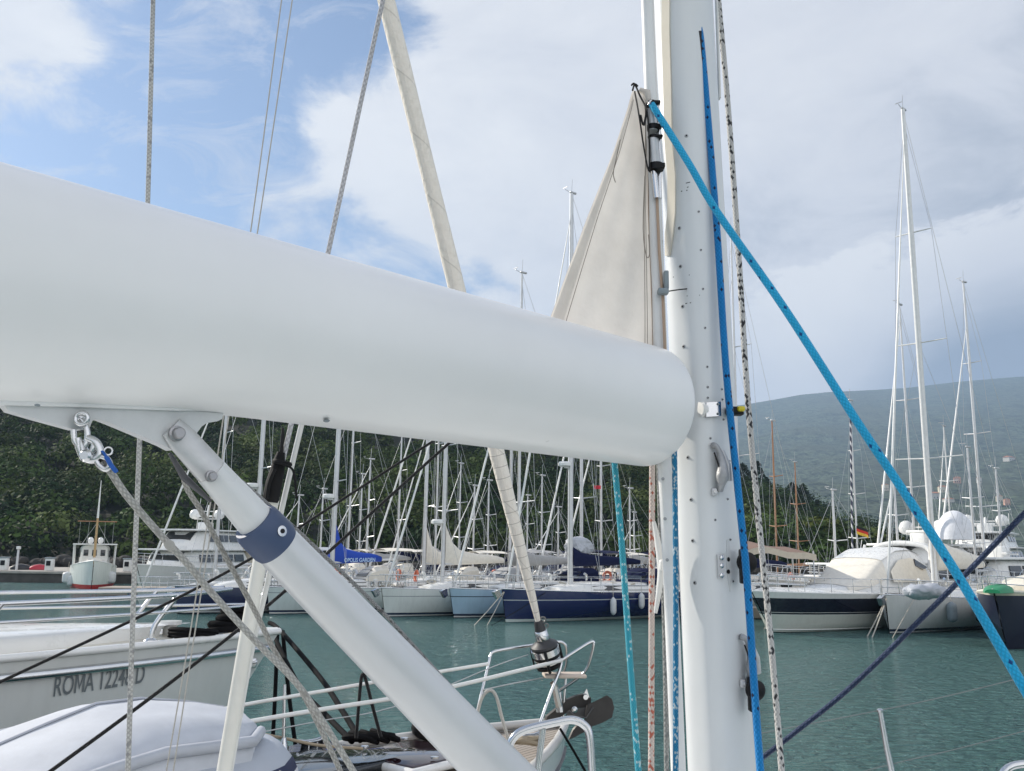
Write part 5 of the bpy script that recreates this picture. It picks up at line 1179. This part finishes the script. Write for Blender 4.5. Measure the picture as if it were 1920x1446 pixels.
def vang():
    t = thing('boom_vang', 'white rod vang with a dark blue collar slanting down to the right', 'vang', onboom(480, 1000))
    a = onboom(326, 806, .014); b = onboom(492, 992, .014); c = onboom(505, 1008, .014); d = onboom(985, 1500, .014); dr = (b - a).normalized()
    # fork, inner tube, collar, outer tube
    wv = lambda px, p: px / 2 * mpp(p)
    m = MB(); m.tube([a - dr * .006, a + dr * .02, a + dr * .07, a + dr * .10], [wv(46, a), wv(58, a), wv(60, a), wv(60, a)], 24, side=pn, flat=1.0)
    # the fork is a flattened cap: squeeze across the plane
    for i, v in enumerate(m.v):
        s = (v - a).dot(pn); f = max(.35, min(1, (v - a).dot(dr) / .11)); m.v[i] = v - pn * s * (1 - f)
    m.build('fork', castal, t, 50)
    m = MB(); m.tube([a + dr * .09, b], [wv(60, a), wv(72, b)], 32); m.build('inner_tube', M('vang_white', (.68, .69, .69), .3, var=.04), t, 50)
    d2 = (d - c).normalized(); r1, r2 = wv(86, c), wv(108, onboom(930, 1440))
    m = MB(); m.lathe(c - d2 * .028, d2, [(wv(72, b) * .98, -.012), (wv(82, c), -.012), (r1 * 1.06, -.004), (r1 * 1.08, .012), (r1 * 1.08, .04), (r1 * 1.02, .048), (r1 * .9, .048)], 40); co = m.build('collar', M('collar_blue', (.048, .074, .145), .5, var=.1), t, 40)
    q = c - d2 * .01 + (pn * .72 + (up * .6 + rt * .55) * .0); v1 = (CAM - c).normalized(); v1 = (v1 - d2 * v1.dot(d2)).normalized(); w1 = d2.cross(v1); nn = (v1 * .86 - w1 * .5); nn = nn if pix(c + nn * r1)[0] > pix(c)[0] else (v1 * .86 + w1 * .5); nn.normalize()
    m = MB(); m.lathe(c - d2 * .008 + nn * r1 * 1.06, nn, [(.009, 0), (.009, .0025), (.0055, .003)], 18); sc = m.build('screw', STEEL, co, 40); m = MB(); m.lathe(c - d2 * .008 + nn * (r1 * 1.06 + .003), nn, [(.004, 0), (.004, .0012)], 12); m.build('screw_socket', BLACK, sc, 40)
    m = MB(); L = (d - c).length; m.tube([c, c + d2 * L * .5, d], [r1, (r1 + r2) / 2, r2], 40); m.build('outer_tube', M('vang_satin', (.62, .63, .64), .34, .15, var=.03), t, 50)
    for px, py, r, h in [(331, 813, 11, .012), (396, 893, 8, .008)]:
        o = onboom(px, py, wv(50 if px < 350 else 64, a) * (.45 if px < 350 else 1.0) + .014); m = MB(); rr = wv(r * 2, o); m.lathe(o, pn, [(rr * 1.35, -.004), (rr * 1.35, .002), (rr, .003), (rr * 1.0, h), (rr * .8, h + .0015)], 20); m.build('bolt', M('dull_bolt', (.36, .36, .37), .38, .8), t, 35)
    m = MB(); m.tube([onboom(318, 850, .0), onboom(345, 895, .0), onboom(395, 940, .0)], [.003, .006, .003], 10); m.build('spring_rod', M('dark_spring', (.10, .10, .11), .5, .4), t, 50)
    rope('vang_control_line', 'thin grey line lying along the top of the vang', [p + up * .0 for p in [onboom(452, 902, -.012), onboom(500, 944, -.01), onboom(563, 1000, .0), onboom(700, 1130, .0), onboom(800, 1238, .0), onboom(905, 1353, .0), onboom(985, 1440, .0)]], .0035, ropemat('rope_grey_line', (.34, .34, .34), (.1, .1, .1), .12, .008, 5))
vang()
def shackle():
    c = onboom(152, 788, .02); t = thing('snap_shackle', 'stainless snap shackle hanging from the boom bracket with blue tape', 'shackle', c)
    Y = c.y; q = lambda x, y, dy=0.0: P(x, y, Y + dy)
    m = MB(); m.tube(smoothpath([q(152, 786), q(160, 797), q(164, 815), q(160, 836), q(150, 838), q(140, 826), q(138, 806)], 6), .0042, 10); m.torus(q(153, 785, -.008), (0.1, -1, 0), .0085, .0034, 20, 8); m.build('bow_shackle', STEEL, t, 50)
    m = MB(); m.tube(smoothpath([q(146, 822), q(150, 838), q(160, 852), q(172, 846), q(176, 832), q(168, 822)], 6), .0045, 10); m.tube([q(152, 826), q(160, 850), q(176, 858)], [.005, .010, .007], 12, flat=.6); m.build('swivel', STEEL, t, 50)
    m = MB(); m.tube(smoothpath([q(148, 836), q(158, 858), q(176, 862), q(188, 850), q(180, 830), q(164, 822)], 5), .006, 10); m.lathe(q(162, 855, -.006), (0, -1, 0), [(.008, 0), (.009, .004), (.006, .008)], 16); m.build('snap_body', STEEL, t, 50)
    m = MB(); m.tube(smoothpath([q(178, 858), q(186, 872), q(198, 880), q(206, 872), q(200, 860), q(188, 856)], 5), .0045, 10); m.torus(q(203, 846), (0.3, -1, 0), .0055, .0013, 18, 6); m.build('lower_eye', STEEL, t, 50)
    m = MB(); m.tube(smoothpath([q(192, 846, -.004), q(200, 858, -.006), q(208, 872, -.006), q(219, 886, -.004)], 5), [.003] * 5 + [.005] * 10 + [.0035], 8, flat=.5); m.build('tape', M('blue_tape', (.01, .10, .42), .6, bump=.004, bscale=200), t, 60)
    return c
sc_ = shackle()
rope('preventer_rope', 'thick white braided rope running down from the snap shackle', path([(188, 866), (204, 880), (238, 930), (300, 1002), (345, 1050), (392, 1106), (480, 1203), (555, 1280), (600, 1345), (665, 1450), (690, 1490)], sc_.y, sc_.y + .35), .0052, ropemat('rope_preventer', (.50, .49, .46), (.30, .29, .27), .12, .011, 5), k=5)
m_ = MB(); p0 = P(318, 1022, sc_.y + .05); m_.tube([P(312, 1016, sc_.y + .07), P(318, 1022, sc_.y + .07), P(324, 1031, sc_.y + .07)], [.0055, .0075, .0055], 10); tag(m_.build('whipping', ROPEW), 'twine whipping knotted round the thick white rope', 'twine')
rope('control_rope', 'white braided rope hanging from under the vang fork and joining the thick rope', path([(343, 884), (350, 915), (375, 955), (405, 1010), (440, 1075), (480, 1150), (520, 1230), (562, 1290), (600, 1365), (640, 1450), (655, 1490)], sc_.y + .25, sc_.y + .4), .0046, ropemat('rope_control', (.44, .43, .40), (.25, .24, .22), .12, .010, 5), k=5)

# mast -------------------------------------------------------------
MC0 = P(1355, 1446, 2.4); MC1 = P(1281, 0, 2.4); ma = (MC1 - MC0).normalized(); aft = V((-ax.x, -ax.y, 0)).normalized(); ath = V((-aft.y, aft.x, 0)); SA, SB, SE = .095, .069, .74
def mc(z): f = (z - MC0.z) / (MC1.z - MC0.z); return MC0 + (MC1 - MC0) * f
def mast_pt(px, py):
    d = ray(px, py); p = 2 / SE; best = None
    def g(Y):
        q = CAM + d * (Y / d.y); o = q - mc(q.z); u, v = o.dot(aft) / SA, o.dot(ath) / SB; return abs(u) ** p + abs(v) ** p - 1, q, u, v
    for i in range(700):
        Y = 2.22 + i * .0003; e = g(Y)
        if best is None or e[0] < best[0]: best = e
        if e[0] <= 0: best = e; break
    _, q, u, v = best
    n = aft * (math.copysign(abs(u) ** (p - 1), u) / SA) + ath * (math.copysign(abs(v) ** (p - 1), v) / SB); return q, n.normalized()
mast_t = thing('mast', 'white aluminium mast with rivets and fittings, right of centre', 'mast', mc(1.6))
def mast():
    mp = M('mast_paint', (.66, .675, .68), .34, var=.04, scale=3, bump=.0008, bscale=6, coat=.15)
    def ring(z, n=96): c = mc(z); return [c + aft * math.copysign(abs(math.cos(2 * PI * j / n)) ** SE, math.cos(2 * PI * j / n)) * SA + ath * math.copysign(abs(math.sin(2 * PI * j / n)) ** SE, math.sin(2 * PI * j / n)) * SB for j in range(n)]
    MB().grid([ring(z) for z in (1.6, 2.6, 3.3, 3.9, 4.6, 5.5, 7, 9.5)], True, True, True).build('extrusion', mp, mast_t, 60)
    tr = [P(1212, -60, 2.31), P(1214, 0, 2.31), P(1246, 870, 2.31), P(1256, 1060, 2.31), P(1272, 1446, 2.31), P(1276, 1560, 2.31)]
    MB().tube([tr[0] + (tr[0] - tr[2]) * 3] + tr, .0165, 18, side=ath, flat=1.25).build('luff_track', M('track_white', (.72, .72, .71), .35), mast_t, 60)
    a, _ = mast_pt(1240, 300)
    # cream luff cover strip on the upper mast
    pts = [(1243, -40), (1243, 60), (1246, 160), (1248, 260), (1254, 330), (1254, 400), (1250, 440), (1250, 480)]
    L_, R_ = [], []
    for x, y in pts: L_.append(mast_pt(x, y)); R_.append(mast_pt(x + (14 if y < 450 else 8), y))
    g = MB(); g.grid([[p + n * .001, p + n * .006, q + m * .007, q + m * .001] for (p, n), (q, m) in zip(L_, R_)], True, True, True); g.build('luff_cover', M('luff_cover_cream', (.62, .58, .50), .7), mast_t, 40)
    for (x, y), big in [((x, y), 1) for x, y in [(1287, 255), (1274, 428), (1276, 500), (1280, 575), (1282, 650), (1290, 858), (1296, 937), (1299, 1014), (1303, 1093)]] + [((x, y), 0) for x, y in [(1310, 397), (1314, 469), (1318, 542), (1322, 615), (1326, 688), (1327, 726), (1327, 746), (1353, 730), (1354, 749), (1356, 787), (1332, 822), (1360, 862), (1364, 936), (1341, 975), (1369, 1012), (1374, 1090), (1227, 88), (1252, 900)]]:
        p, n = mast_pt(x, y); r = .0052 if big else .0036
        m = MB(); m.lathe(p - n * .001, n, [(r, 0), (r, .0012), (r * .8, .0024), (r * .5, .0026)], 14); ri = m.build('rivet', M('rivet_zinc', (.34, .35, .36), .4, .6), mast_t, 40)
        m = MB(); m.lathe(p + n * .0012, n, [(r * .42, 0), (r * .38, .0022)], 10); m.build('rivet_core', BLACK, ri, 40)
    for x, y in [(1243, 898), (1247, 973), (1251, 1050)]:
        p = P(x, y, 2.287); m = MB(); m.lathe(p, (-.2, -1, 0), [(.0042, 0), (.0042, .0015), (.002, .002)], 12); m.build('rivet', M('rivet_zinc', (.34, .35, .36), .4, .6), mast_t, 40)
    def strip(name, pts, th, mat, parent=mast_t):
        g = [mast_pt(x, y) for x, y in pts]; k = len(g); m = MB(); A = [p + n * -.003 for p, n in g]; B = [p + n * th for p, n in g]
        m.add(A + B, [tuple(reversed(range(k))), tuple(range(k, 2 * k))] + [(i, (i + 1) % k, k + (i + 1) % k, k + i) for i in range(k)]); return m.build(name, mat, parent, 30)
    strip('halyard_slot', [(1310, 58), (1316, 58), (1319, 70), (1321, 118), (1317, 120), (1312, 72)], .0008, BLACK)
    strip('joint_seam', [(1300, 733), (1330, 735), (1364, 741), (1364, 742.5), (1330, 736.5), (1300, 734.5)], .0006, FENDG)
    for k, pp in enumerate([[(1286, 343), (1294, 341), (1294, 342.5), (1286, 344.5)], [(1288, 351), (1291, 350), (1291, 351.5), (1288, 352.5)], [(1277, 358), (1289, 356), (1289, 358), (1277, 360)], [(1262, 519), (1293, 515), (1293, 516.5), (1262, 520.5)], [(1288, 554), (1312, 553), (1312, 554.5), (1288, 556)], [(1285, 569), (1296, 567), (1296, 568.5), (1285, 570.5)]]): strip('pen_mark', pp, .0006, FENDK)
    for k in range(7): strip('stamped_mark', [(1364.5, 862 + k * 6), (1370, 863 + k * 6), (1370, 866 + k * 6), (1364.5, 865 + k * 6)], .0005, M('mark_grey', (.38, .39, .40), .6))
    # sheave box
    s0 = strip('sheave_box', [(1322, 756), (1345, 754), (1346, 781), (1322, 783)], .012, STEEL); p, n = mast_pt(1318, 768); m = MB(); m.lathe(p - n * .002 + V((-.004, 0, 0)), V((-.9, -.5, 0)), [(.020, -.008), (.020, 0), (.016, .004), (.019, .008), (.004, .009)], 24); m.build('sheave', WHITE, s0, 40)
    for y in (759, 777): p, n = mast_pt(1341, y); m = MB(); m.lathe(p + n * .011, n, [(.0035, 0), (.0032, .002)], 10); m.build('screw', FENDG, s0, 40)
    # rope clutches cast in grey alloy
    def clutch(x, y, name='rope_cleat'):
        m = MB(); pts = []
        for dx, dy, o in [(-6, -45, .004), (-2, -40, .015), (3, -20, .019), (4, 5, .022), (4, 24, .020), (6, 40, .008)]:
            p, n = mast_pt(x + dx, y + dy); pts.append(p + n * o)
        sp = smoothpath(pts, 5); rr = []
        for i in range(len(sp)): f = i / (len(sp) - 1); rr.append(.009 + .010 * math.exp(-((f - .66) / .2) ** 2) + .001 * math.sin(f * 20))
        m.tube(sp, rr, 16, flat=.8); b = m.build(name, M('cast_grey', (.34, .345, .355), .5, .35, var=.2, scale=40, bump=.002, bscale=120), mast_t, 60)
        m = MB(); p1, n1 = mast_pt(x + 9, y - 34); p2, n2 = mast_pt(x + 17, y + 22); m.tube([p1 + n1 * .010, (p1 + p2) / 2 + n1 * .022, p2 + n2 * .016], [.006, .007, .010], 12); m.build('cam_arm', castal, b, 60)
        m = MB(); p3, n3 = mast_pt(x - 7, y - 30); p4, n4 = mast_pt(x - 1, y + 4); m.tube([p3 + n3 * .018, p4 + n4 * .028], .0022, 8); m.build('hinge_gap', BLACK, b, 60)
        m = MB(); p5, n5 = mast_pt(x - 3, y + 43); m.box(p5 + n5 * .006, (.014, .014, .02), .004); m.lathe(p5 + n5 * .012, n5, [(.005, 0), (.004, .004)], 10); m.build('mount_block', castal, b, 40)
    clutch(1340, 880); clutch(1391, 1238)
    pl = strip('cleat_plate', [(1343, 1040), (1355, 1038), (1357, 1083), (1345, 1084)], .007, castal)
    for y in (1046, 1061, 1079): p, n = mast_pt(1350, y); m = MB(); m.lathe(p + n * .006, n, [(.0065, 0), (.006, .003), (.003, .004)], 14); m.build('plate_screw', STEEL, pl, 40)
    es = strip('exit_plate', [(1362, 1012), (1366, 1010), (1371, 1060), (1368, 1110), (1364, 1090), (1361, 1050)], .002, M('exit_plate_white', (.62, .63, .63), .4))
    for y, r in ((1049, .0055), (1072, .0055)): p, n = mast_pt(1364.5, y); m = MB(); m.lathe(p + n * .001, n, [(r, 0), (r, .002), (r * .5, .0022)], 16); m.build('exit_hole', BLACK, es, 40)
    def blk(x, y, w, hgt):
        p = P(x, y, 2.33); s = mpp(p); m = MB(); m.box(p, (w * s, .03, hgt * s), .004); m.lathe(p + V((w * s * .7, .0, .01)), (.25, -1, 0), [(hgt * s * .26, -.012), (hgt * s * .30, -.006), (hgt * s * .30, .006), (hgt * s * .2, .012)], 20); m.build('turning_block', BLACK, mast_t, 40)
    blk(1393, 1062, 11, 64); blk(1409, 1302, 11, 62)
    p = P(1374, 771, 2.34); m = MB(); m.box(p, (.034, .03, .022), .005); m.box(p + V((.012, 0, -.006)), (.03, .028, .012), .005); tb = m.build('cam_cleat', BLACK, mast_t, 40); m = MB(); m.box(p + V((.018, -.012, .004)), (.020, .02, .014), .005, seg=3); m.build('cam_lever', M('lever_yellow', (.62, .50, .02), .4), tb, 40)
    # white horn cleat on the port side of the track
    m = MB(); m.tube(smoothpath(path([(1226, 978), (1232, 1010), (1238, 1048), (1240, 1072), (1236, 1105), (1229, 1150)], 2.36), 5), [.003 + .007 * math.sin(PI * (i + 2) / 29) for i in range(26)], 12); m.box(P(1243, 1060, 2.35), (.02, .03, .03), .006); m.build('horn_cleat', M('cleat_white', (.66, .66, .64), .4), mast_t, 60)
    m = MB(); p = P(1340, 2, 2.42); m.box(p + V((.01, .02, 1.0)), (.006, .02, 2.6), .002); m.build('conduit', M('track_white', (.72, .72, .71), .35), mast_t, 40)
    # small cord lashed round the track
    m = MB(); q = lambda x, y, Y=2.285: P(x, y, Y); m.tube(smoothpath([q(1240, 548), q(1255, 546, 2.27), q(1275, 543, 2.30), q(1298, 541, 2.33)], 4), .0016, 6); m.build('lashing_cord', RUBBER, mast_t, 60)
mast()
STAYW = ropemat('wire_strand', (.52, .52, .54), (.4, .4, .4), .05, .020, 3, .6, 0)

# furled-down mainsail triangle above the boom ----------------------
def sail():
    lee = [(1186, 168), (1176, 205), (1150, 285), (1100, 410), (1065, 505), (1030, 600), (1012, 655), (995, 700)]
    luf = [(1206, 176), (1213, 215), (1218, 285), (1224, 400), (1231, 490), (1238, 590), (1241, 660), (1243, 710)]
    rows = []; nS = 24
    def pv(tab, f): f = f * (len(tab) - 1); i = min(int(f), len(tab) - 2); k = f - i; return tab[i][0] + (tab[i + 1][0] - tab[i][0]) * k, tab[i][1] + (tab[i + 1][1] - tab[i][1]) * k
    for r in range(41):
        f = r / 40; (x0, y0), (x1, y1) = pv(lee, f), pv(luf, f); Yl = 2.30 - .20 * f; row = []
        for c in range(nS + 1):
            k = c / nS; bel = .035 * math.sin(PI * k) * f + .006 * math.sin(k * 17 + f * 6) * f + .004 * math.sin(f * 22 + k * 3)
            row.append(P(x0 + (x1 - x0) * k, y0 + (y1 - y0) * k, Yl + (2.31 - Yl) * k + bel))
        rows.append(row)
    cl = M('mainsail_cloth', (.66, .63, .595), .85, var=.12, scale=4, bump=.012, bscale=7, trans=.38)
    t = MB().grid(rows).build('mainsail', cl, None, 60); tag(t, 'cream mainsail triangle rising from the boom to the mast', 'sail')
    hem = M('mainsail_hem', (.74, .70, .65), .85, trans=.35, bump=.003, bscale=40); nf = V((.5, -.85, 0))
    MB().grid([[q + nf * .004 for q in r[:4]] for r in rows[1:]]).build('leech_hem', hem, t, 60)
    MB().grid([[q + nf * .003 for q in r[-3:]] for r in rows[10:]]).build('luff_tape', M('luff_tape_tan', (.40, .31, .25), .85, trans=.2), t, 60)
    th = M('seam_thread', (.24, .21, .18), .9)
    for c in (3.5, 20.4, 20.9): 
        i = int(c); MB().tube([r[i].lerp(r[i + 1], c - i) + nf * .006 for r in rows[3:]], .0009, 5).build('seam', th, t, 60)
    MB().tube(smoothpath(path([(1209, 330), (1206, 430), (1212, 480), (1218, 476), (1216, 440)], 2.27), 4), .0013, 5).build('loose_thread', th, t, 60)
    MB().tube(smoothpath(path([(1163, 262), (1155, 300), (1150, 325), (1154, 342)], 2.24), 4), .0013, 5).build('loose_thread', th, t, 60)
    wb = M('black_webbing', (.014, .014, .015), .8)
    m = MB(); m.tube(smoothpath(path([(1184, 160), (1190, 158), (1200, 180), (1212, 205), (1216, 240), (1218, 290), (1216, 320), (1207, 275), (1198, 215), (1190, 172)], 2.26), 4), .0045, 8, flat=.5); m.tube(smoothpath(path([(1201, 216), (1207, 235), (1213, 205)], 2.262), 4), .003, 8); m.tube(smoothpath(path([(1186, 170), (1190, 158), (1196, 162)], 2.255), 4), .0025, 8); m.build('head_webbing', wb, t, 60)
    m = MB(); m.tube(path([(1199, 168), (1212, 174), (1216, 195)], 2.28), [.006, .012, .008], 10); m.build('head_fold', hem, t, 60)
    # headboard car riding on the track
    c = thing('headboard_car', 'silver sail car with black clamps on the luff track', 'sail car', P(1228, 320, 2.27)); Y = 2.275
    for (y0, y1, r, nm, mt) in [(206, 246, .0135, 'car_body', castal), (262, 312, .0165, 'car_body', castal), (322, 372, .0085, 'guide_rod', STEEL)]:
        a, b = P(1221 + (y0 - 200) * .04, y0, Y), P(1221 + (y1 - 200) * .06, y1, Y); MB().tube([a, b], r, 16).build(nm, mt, c, 40)
    MB().tube([P(1234, 208, Y + .01), P(1237, 372, Y + .01)], .006, 10).build('guide_rod', STEEL, c, 40)
    for y, hh, r in [(196, 8, .015), (240, 9, .017), (259, 6, .017), (314, 12, .020)]:
        a = P(1222 + (y - 200) * .07, y - hh / 2, Y); b = P(1222 + (y - 200) * .07, y + hh / 2, Y); m = MB(); m.tube([a, b], r, 16); m.box((a + b) / 2 + V((.012, -.008, 0)), (.02, .02, hh * .0012), .003); m.build('clamp', BLACK, c, 40)
    m = MB(); m.torus(P(1225, 196, Y - .012), (.3, -1, .2), .012, .0035, 16, 8); m.build('halyard_shackle', STEEL, c, 50)
    m = MB(); m.box(P(1249, 526, 2.275), (.012, .02, .05), .003); m.box(P(1243, 547, 2.272), (.028, .024, .016), .004); k = tag(m.build('track_slide', FENDG), 'small grey slide lashed to the mast below the sail car', 'slide')
    m = MB(); m.tube(path([(1232, 372), (1236, 470), (1243, 560), (1247, 660)], 2.283), .004, 8); m.build('luff_rope', M('luff_rope_tan', (.42, .30, .22), .8), t, 60)
sail()

# running rigging ----------------------------------------------------
RB = ropemat('rope_bright_blue', (.022, .42, .72), (.006, .06, .20), .022, .012, 7, .72)
RBD = ropemat('rope_deep_blue', (.008, .22, .56), (.006, .012, .05), .045, .012, 7, .75)
RWF = ropemat('rope_white_black_fleck', (.60, .59, .57), (.04, .04, .045), .16, .012, 6, .78)
RPK = ropemat('rope_pink_fleck', (.66, .56, .51), (.42, .13, .09), .16, .010, 6, .8)
RGY = ropemat('rope_grey_braid', (.36, .37, .36), (.18, .19, .19), .25, .013, 5, .6)
RTQ = ropemat('rope_turquoise', (.05, .40, .52), (.40, .58, .62), .12, .009, 8, .6)
RBW = ropemat('rope_blue_white', (.02, .22, .42), (.36, .46, .52), .22, .008, 8, .6)
RNV = ropemat('rope_navy', (.022, .040, .095), (.04, .06, .12), .15, .013, 6, .6)
rope('main_halyard', 'bright blue halyard slanting from the sail head down to the right edge', path([(1222, 196), (1290, 304), (1345, 398), (1470, 577), (1600, 780), (1700, 930), (1800, 1086), (1920, 1290), (2010, 1440)], 2.255, 1.62), .0093, RB, k=6, n=14)
rope('mast_halyard', 'deep blue halyard leaving the mast slot and running down its right side', path([(1311, 52), (1316, 90), (1330, 250), (1345, 440), (1362, 700), (1385, 930), (1400, 1080), (1415, 1300), (1426, 1450), (1432, 1520)], 2.345, 2.26), .0092, RBD, n=14)
rope('spare_halyard', 'white halyard with black flecks just right of the mast', path([(1340, -80), (1347, 0), (1365, 200), (1385, 480), (1402, 750), (1425, 1000), (1446, 1210), (1466, 1450), (1472, 1520)], 2.5), .0082, RWF)
rope('reef_line', 'pink line with red flecks hanging left of the mast', path([(1224, 700), (1223, 868), (1222, 1100), (1221, 1446), (1221, 1530)], 2.5), .0082, RPK)
rope('lazy_line', 'grey braided line hanging just left of the luff track', path([(1232, 700), (1237, 950), (1244, 1100), (1248, 1280), (1250, 1446), (1251, 1530)], 2.52), .0068, RGY)
rope('outhaul_line', 'turquoise line hanging below the boom left of the pink one', path([(1148, 800), (1153, 876), (1165, 1010), (1180, 1220), (1197, 1446), (1203, 1530)], 2.45), .0085, RTQ)
rope('groove_line', 'blue and white line running down in front of the luff track', path([(1264, 760), (1265, 870), (1267, 1060), (1267, 1250), (1267, 1446), (1267, 1530)], 2.245), .0068, RBW)
rope('jib_sheet', 'navy rope crossing the water at lower right', path([(1980, 905), (1920, 964), (1760, 1128), (1600, 1284), (1500, 1366), (1415, 1432)], 2.1, 2.6), .0068, RNV)
# own shrouds
t = thing('cap_shroud', 'wire shroud with a black boot and white plastic pipe left of the vang', 'shroud', P(420, 1446, 2.8))
pp = path([(740, -100), (718, 0), (615, 475), (545, 800), (522, 900), (505, 975)], 2.8); MB().tube(pp, .0078, 10, uv=True).build('wire', STAYW, t, 60)
MB().tube(path([(512, 930), (495, 1010), (458, 1220), (420, 1446), (408, 1520)], 2.8), .0215, 20).build('pipe_cover', M('pvc_white', (.66, .65, .60), .4, var=.08), t, 60)
m = MB(); m.tube(path([(527, 848), (522, 872), (514, 905), (508, 935), (507, 942)], 2.79), [.012, .021, .025, .026, .022], 16); m.tube(smoothpath(path([(515, 880), (505, 905), (500, 935)], 2.75), 4), .006, 8); m.tube(smoothpath(path([(516, 866), (535, 872), (548, 880), (553, 900), (556, 935)], 2.75), 4), .0035, 8); m.torus(P(529, 868, 2.78), (.2, 0, 1), .024, .008, 16, 6); m.build('boot', RUBBER, t, 60)
m = MB(); m.rod(P(527, 850, 2.79), P(530, 815, 2.79), .006, 8); m.lathe(P(530, 815, 2.79), (0, 0, 1), [(.006, 0), (.004, .02)], 8); m.build('split_pin', BLACK, t, 60)
rope('lower_shroud', 'thin white covered shroud close beside the booted one', path([(572, 770), (565, 798), (527, 961), (502, 1090), (470, 1230), (432, 1446), (420, 1510)], 2.86), .0085, M('pvc_thin', (.64, .64, .62), .4), 'shroud')
rope('aft_shroud', 'grey wire shroud hanging nearly straight down at the left', path([(290, -100), (287, 0), (277, 380), (262, 820), (251, 1100), (240, 1446), (238, 1520)], 2.7), .0072, ropemat('wire_grey', (.52, .52, .50), (.26, .26, .26), .1, .013, 3, .6, 0), 'shroud')
# chrome bar, stanchion, guard wires
t = thing('mast_guard_bar', 'bent chrome safety bar standing below the mast at the bottom edge', 'guard bar', P(1030, 1446, 2.9))
MB().tube(smoothpath(path([(952, 1520), (949, 1446), (953, 1405), (966, 1380), (990, 1367), (1040, 1355), (1072, 1350), (1093, 1358), (1105, 1378), (1110, 1446), (1112, 1520)], 2.95), 5), .0125, 16).build('rail', STEEL, t, 60)
m = MB(); m.tube(path([(1018, 1366), (1008, 1446), (1000, 1520)], 2.95), .010, 12); m.build('brace', STEEL, t, 60)
t = thing('stanchion', 'slim steel stanchion rising from the bottom edge at lower right', 'stanchion', P(1668, 1446, 2.9)); m = MB(); m.tube(path([(1650, 1332), (1662, 1400), (1672, 1446), (1690, 1530)], 2.9), [.0075, .0085, .0095, .0095], 12); m.lathe(P(1650, 1333, 2.9), (0, 0, 1), [(.009, -.004), (.010, .003), (.004, .007)], 12); m.build('post', STEEL, t, 60)
rope('guard_wire', 'upper thin guard wire through the top of the stanchion', path([(1400, 1380), (1650, 1332), (1790, 1302), (1990, 1252)], 2.9), .0013, M('guard_wire_dull', (.2, .21, .21), .5, .5), 'wire', 'own guard wires')
rope('guard_wire', 'lower thin guard wire near the bottom edge', path([(1500, 1478), (1667, 1434), (1800, 1403), (1990, 1352)], 2.9), .0012, M('guard_wire_dull', (.2, .21, .21), .5, .5), 'wire', 'own guard wires')
t = thing('rail_tube', 'short white rail end showing in the bottom right corner', 'rail', P(1900, 1446, 2.6)); MB().tube(smoothpath(path([(1866, 1470), (1890, 1440), (1925, 1432), (1980, 1430)], 2.6), 4), .010, 12).build('tube', STEEL, t, 60)
# the deck the rig stands on (below the frame)
def ownyacht():
    b = V((4.25, 6.2, 0)); a = math.atan2(ax.y, ax.x); t = thing('sailing_yacht', 'own white yacht carrying the mast, boom and vang', 'sailboat', b, a)
    h = Hull(13, 4.1, 1.5, 1.38, 1.3, .2, .8, 'sail', .5); h.build(H_WHITE, t); h.deck(WHITE, t, .02); h.toerail(ALU, t, .03)
    rows = []
    for f in (0, .04, .2, .4, .6, .8, 1):
        x = -2.6 - f * 6; w = .7 + .6 * min(1, f * 2.2); z0 = 1.36; zt = z0 + .12 + .2 * min(1, f * 2.5)
        rows.append([V((x, -w, z0)), V((x, -w * .95, zt - .06)), V((x, -w * .85, zt)), V((x, 0, zt + .04)), V((x, w * .85, zt)), V((x, w * .95, zt - .06)), V((x, w, z0))])
    MB().grid(rows, False, True, True).build('coachroof', WHITE, t, 40, True)
ownyacht()
S.cycles.use_denoising = True
S.cycles.volume_bounces = 0; S.cycles.max_bounces = 8; S.cycles.transparent_max_bounces = 8; S.cycles.caustics_reflective = False; S.cycles.caustics_refractive = False
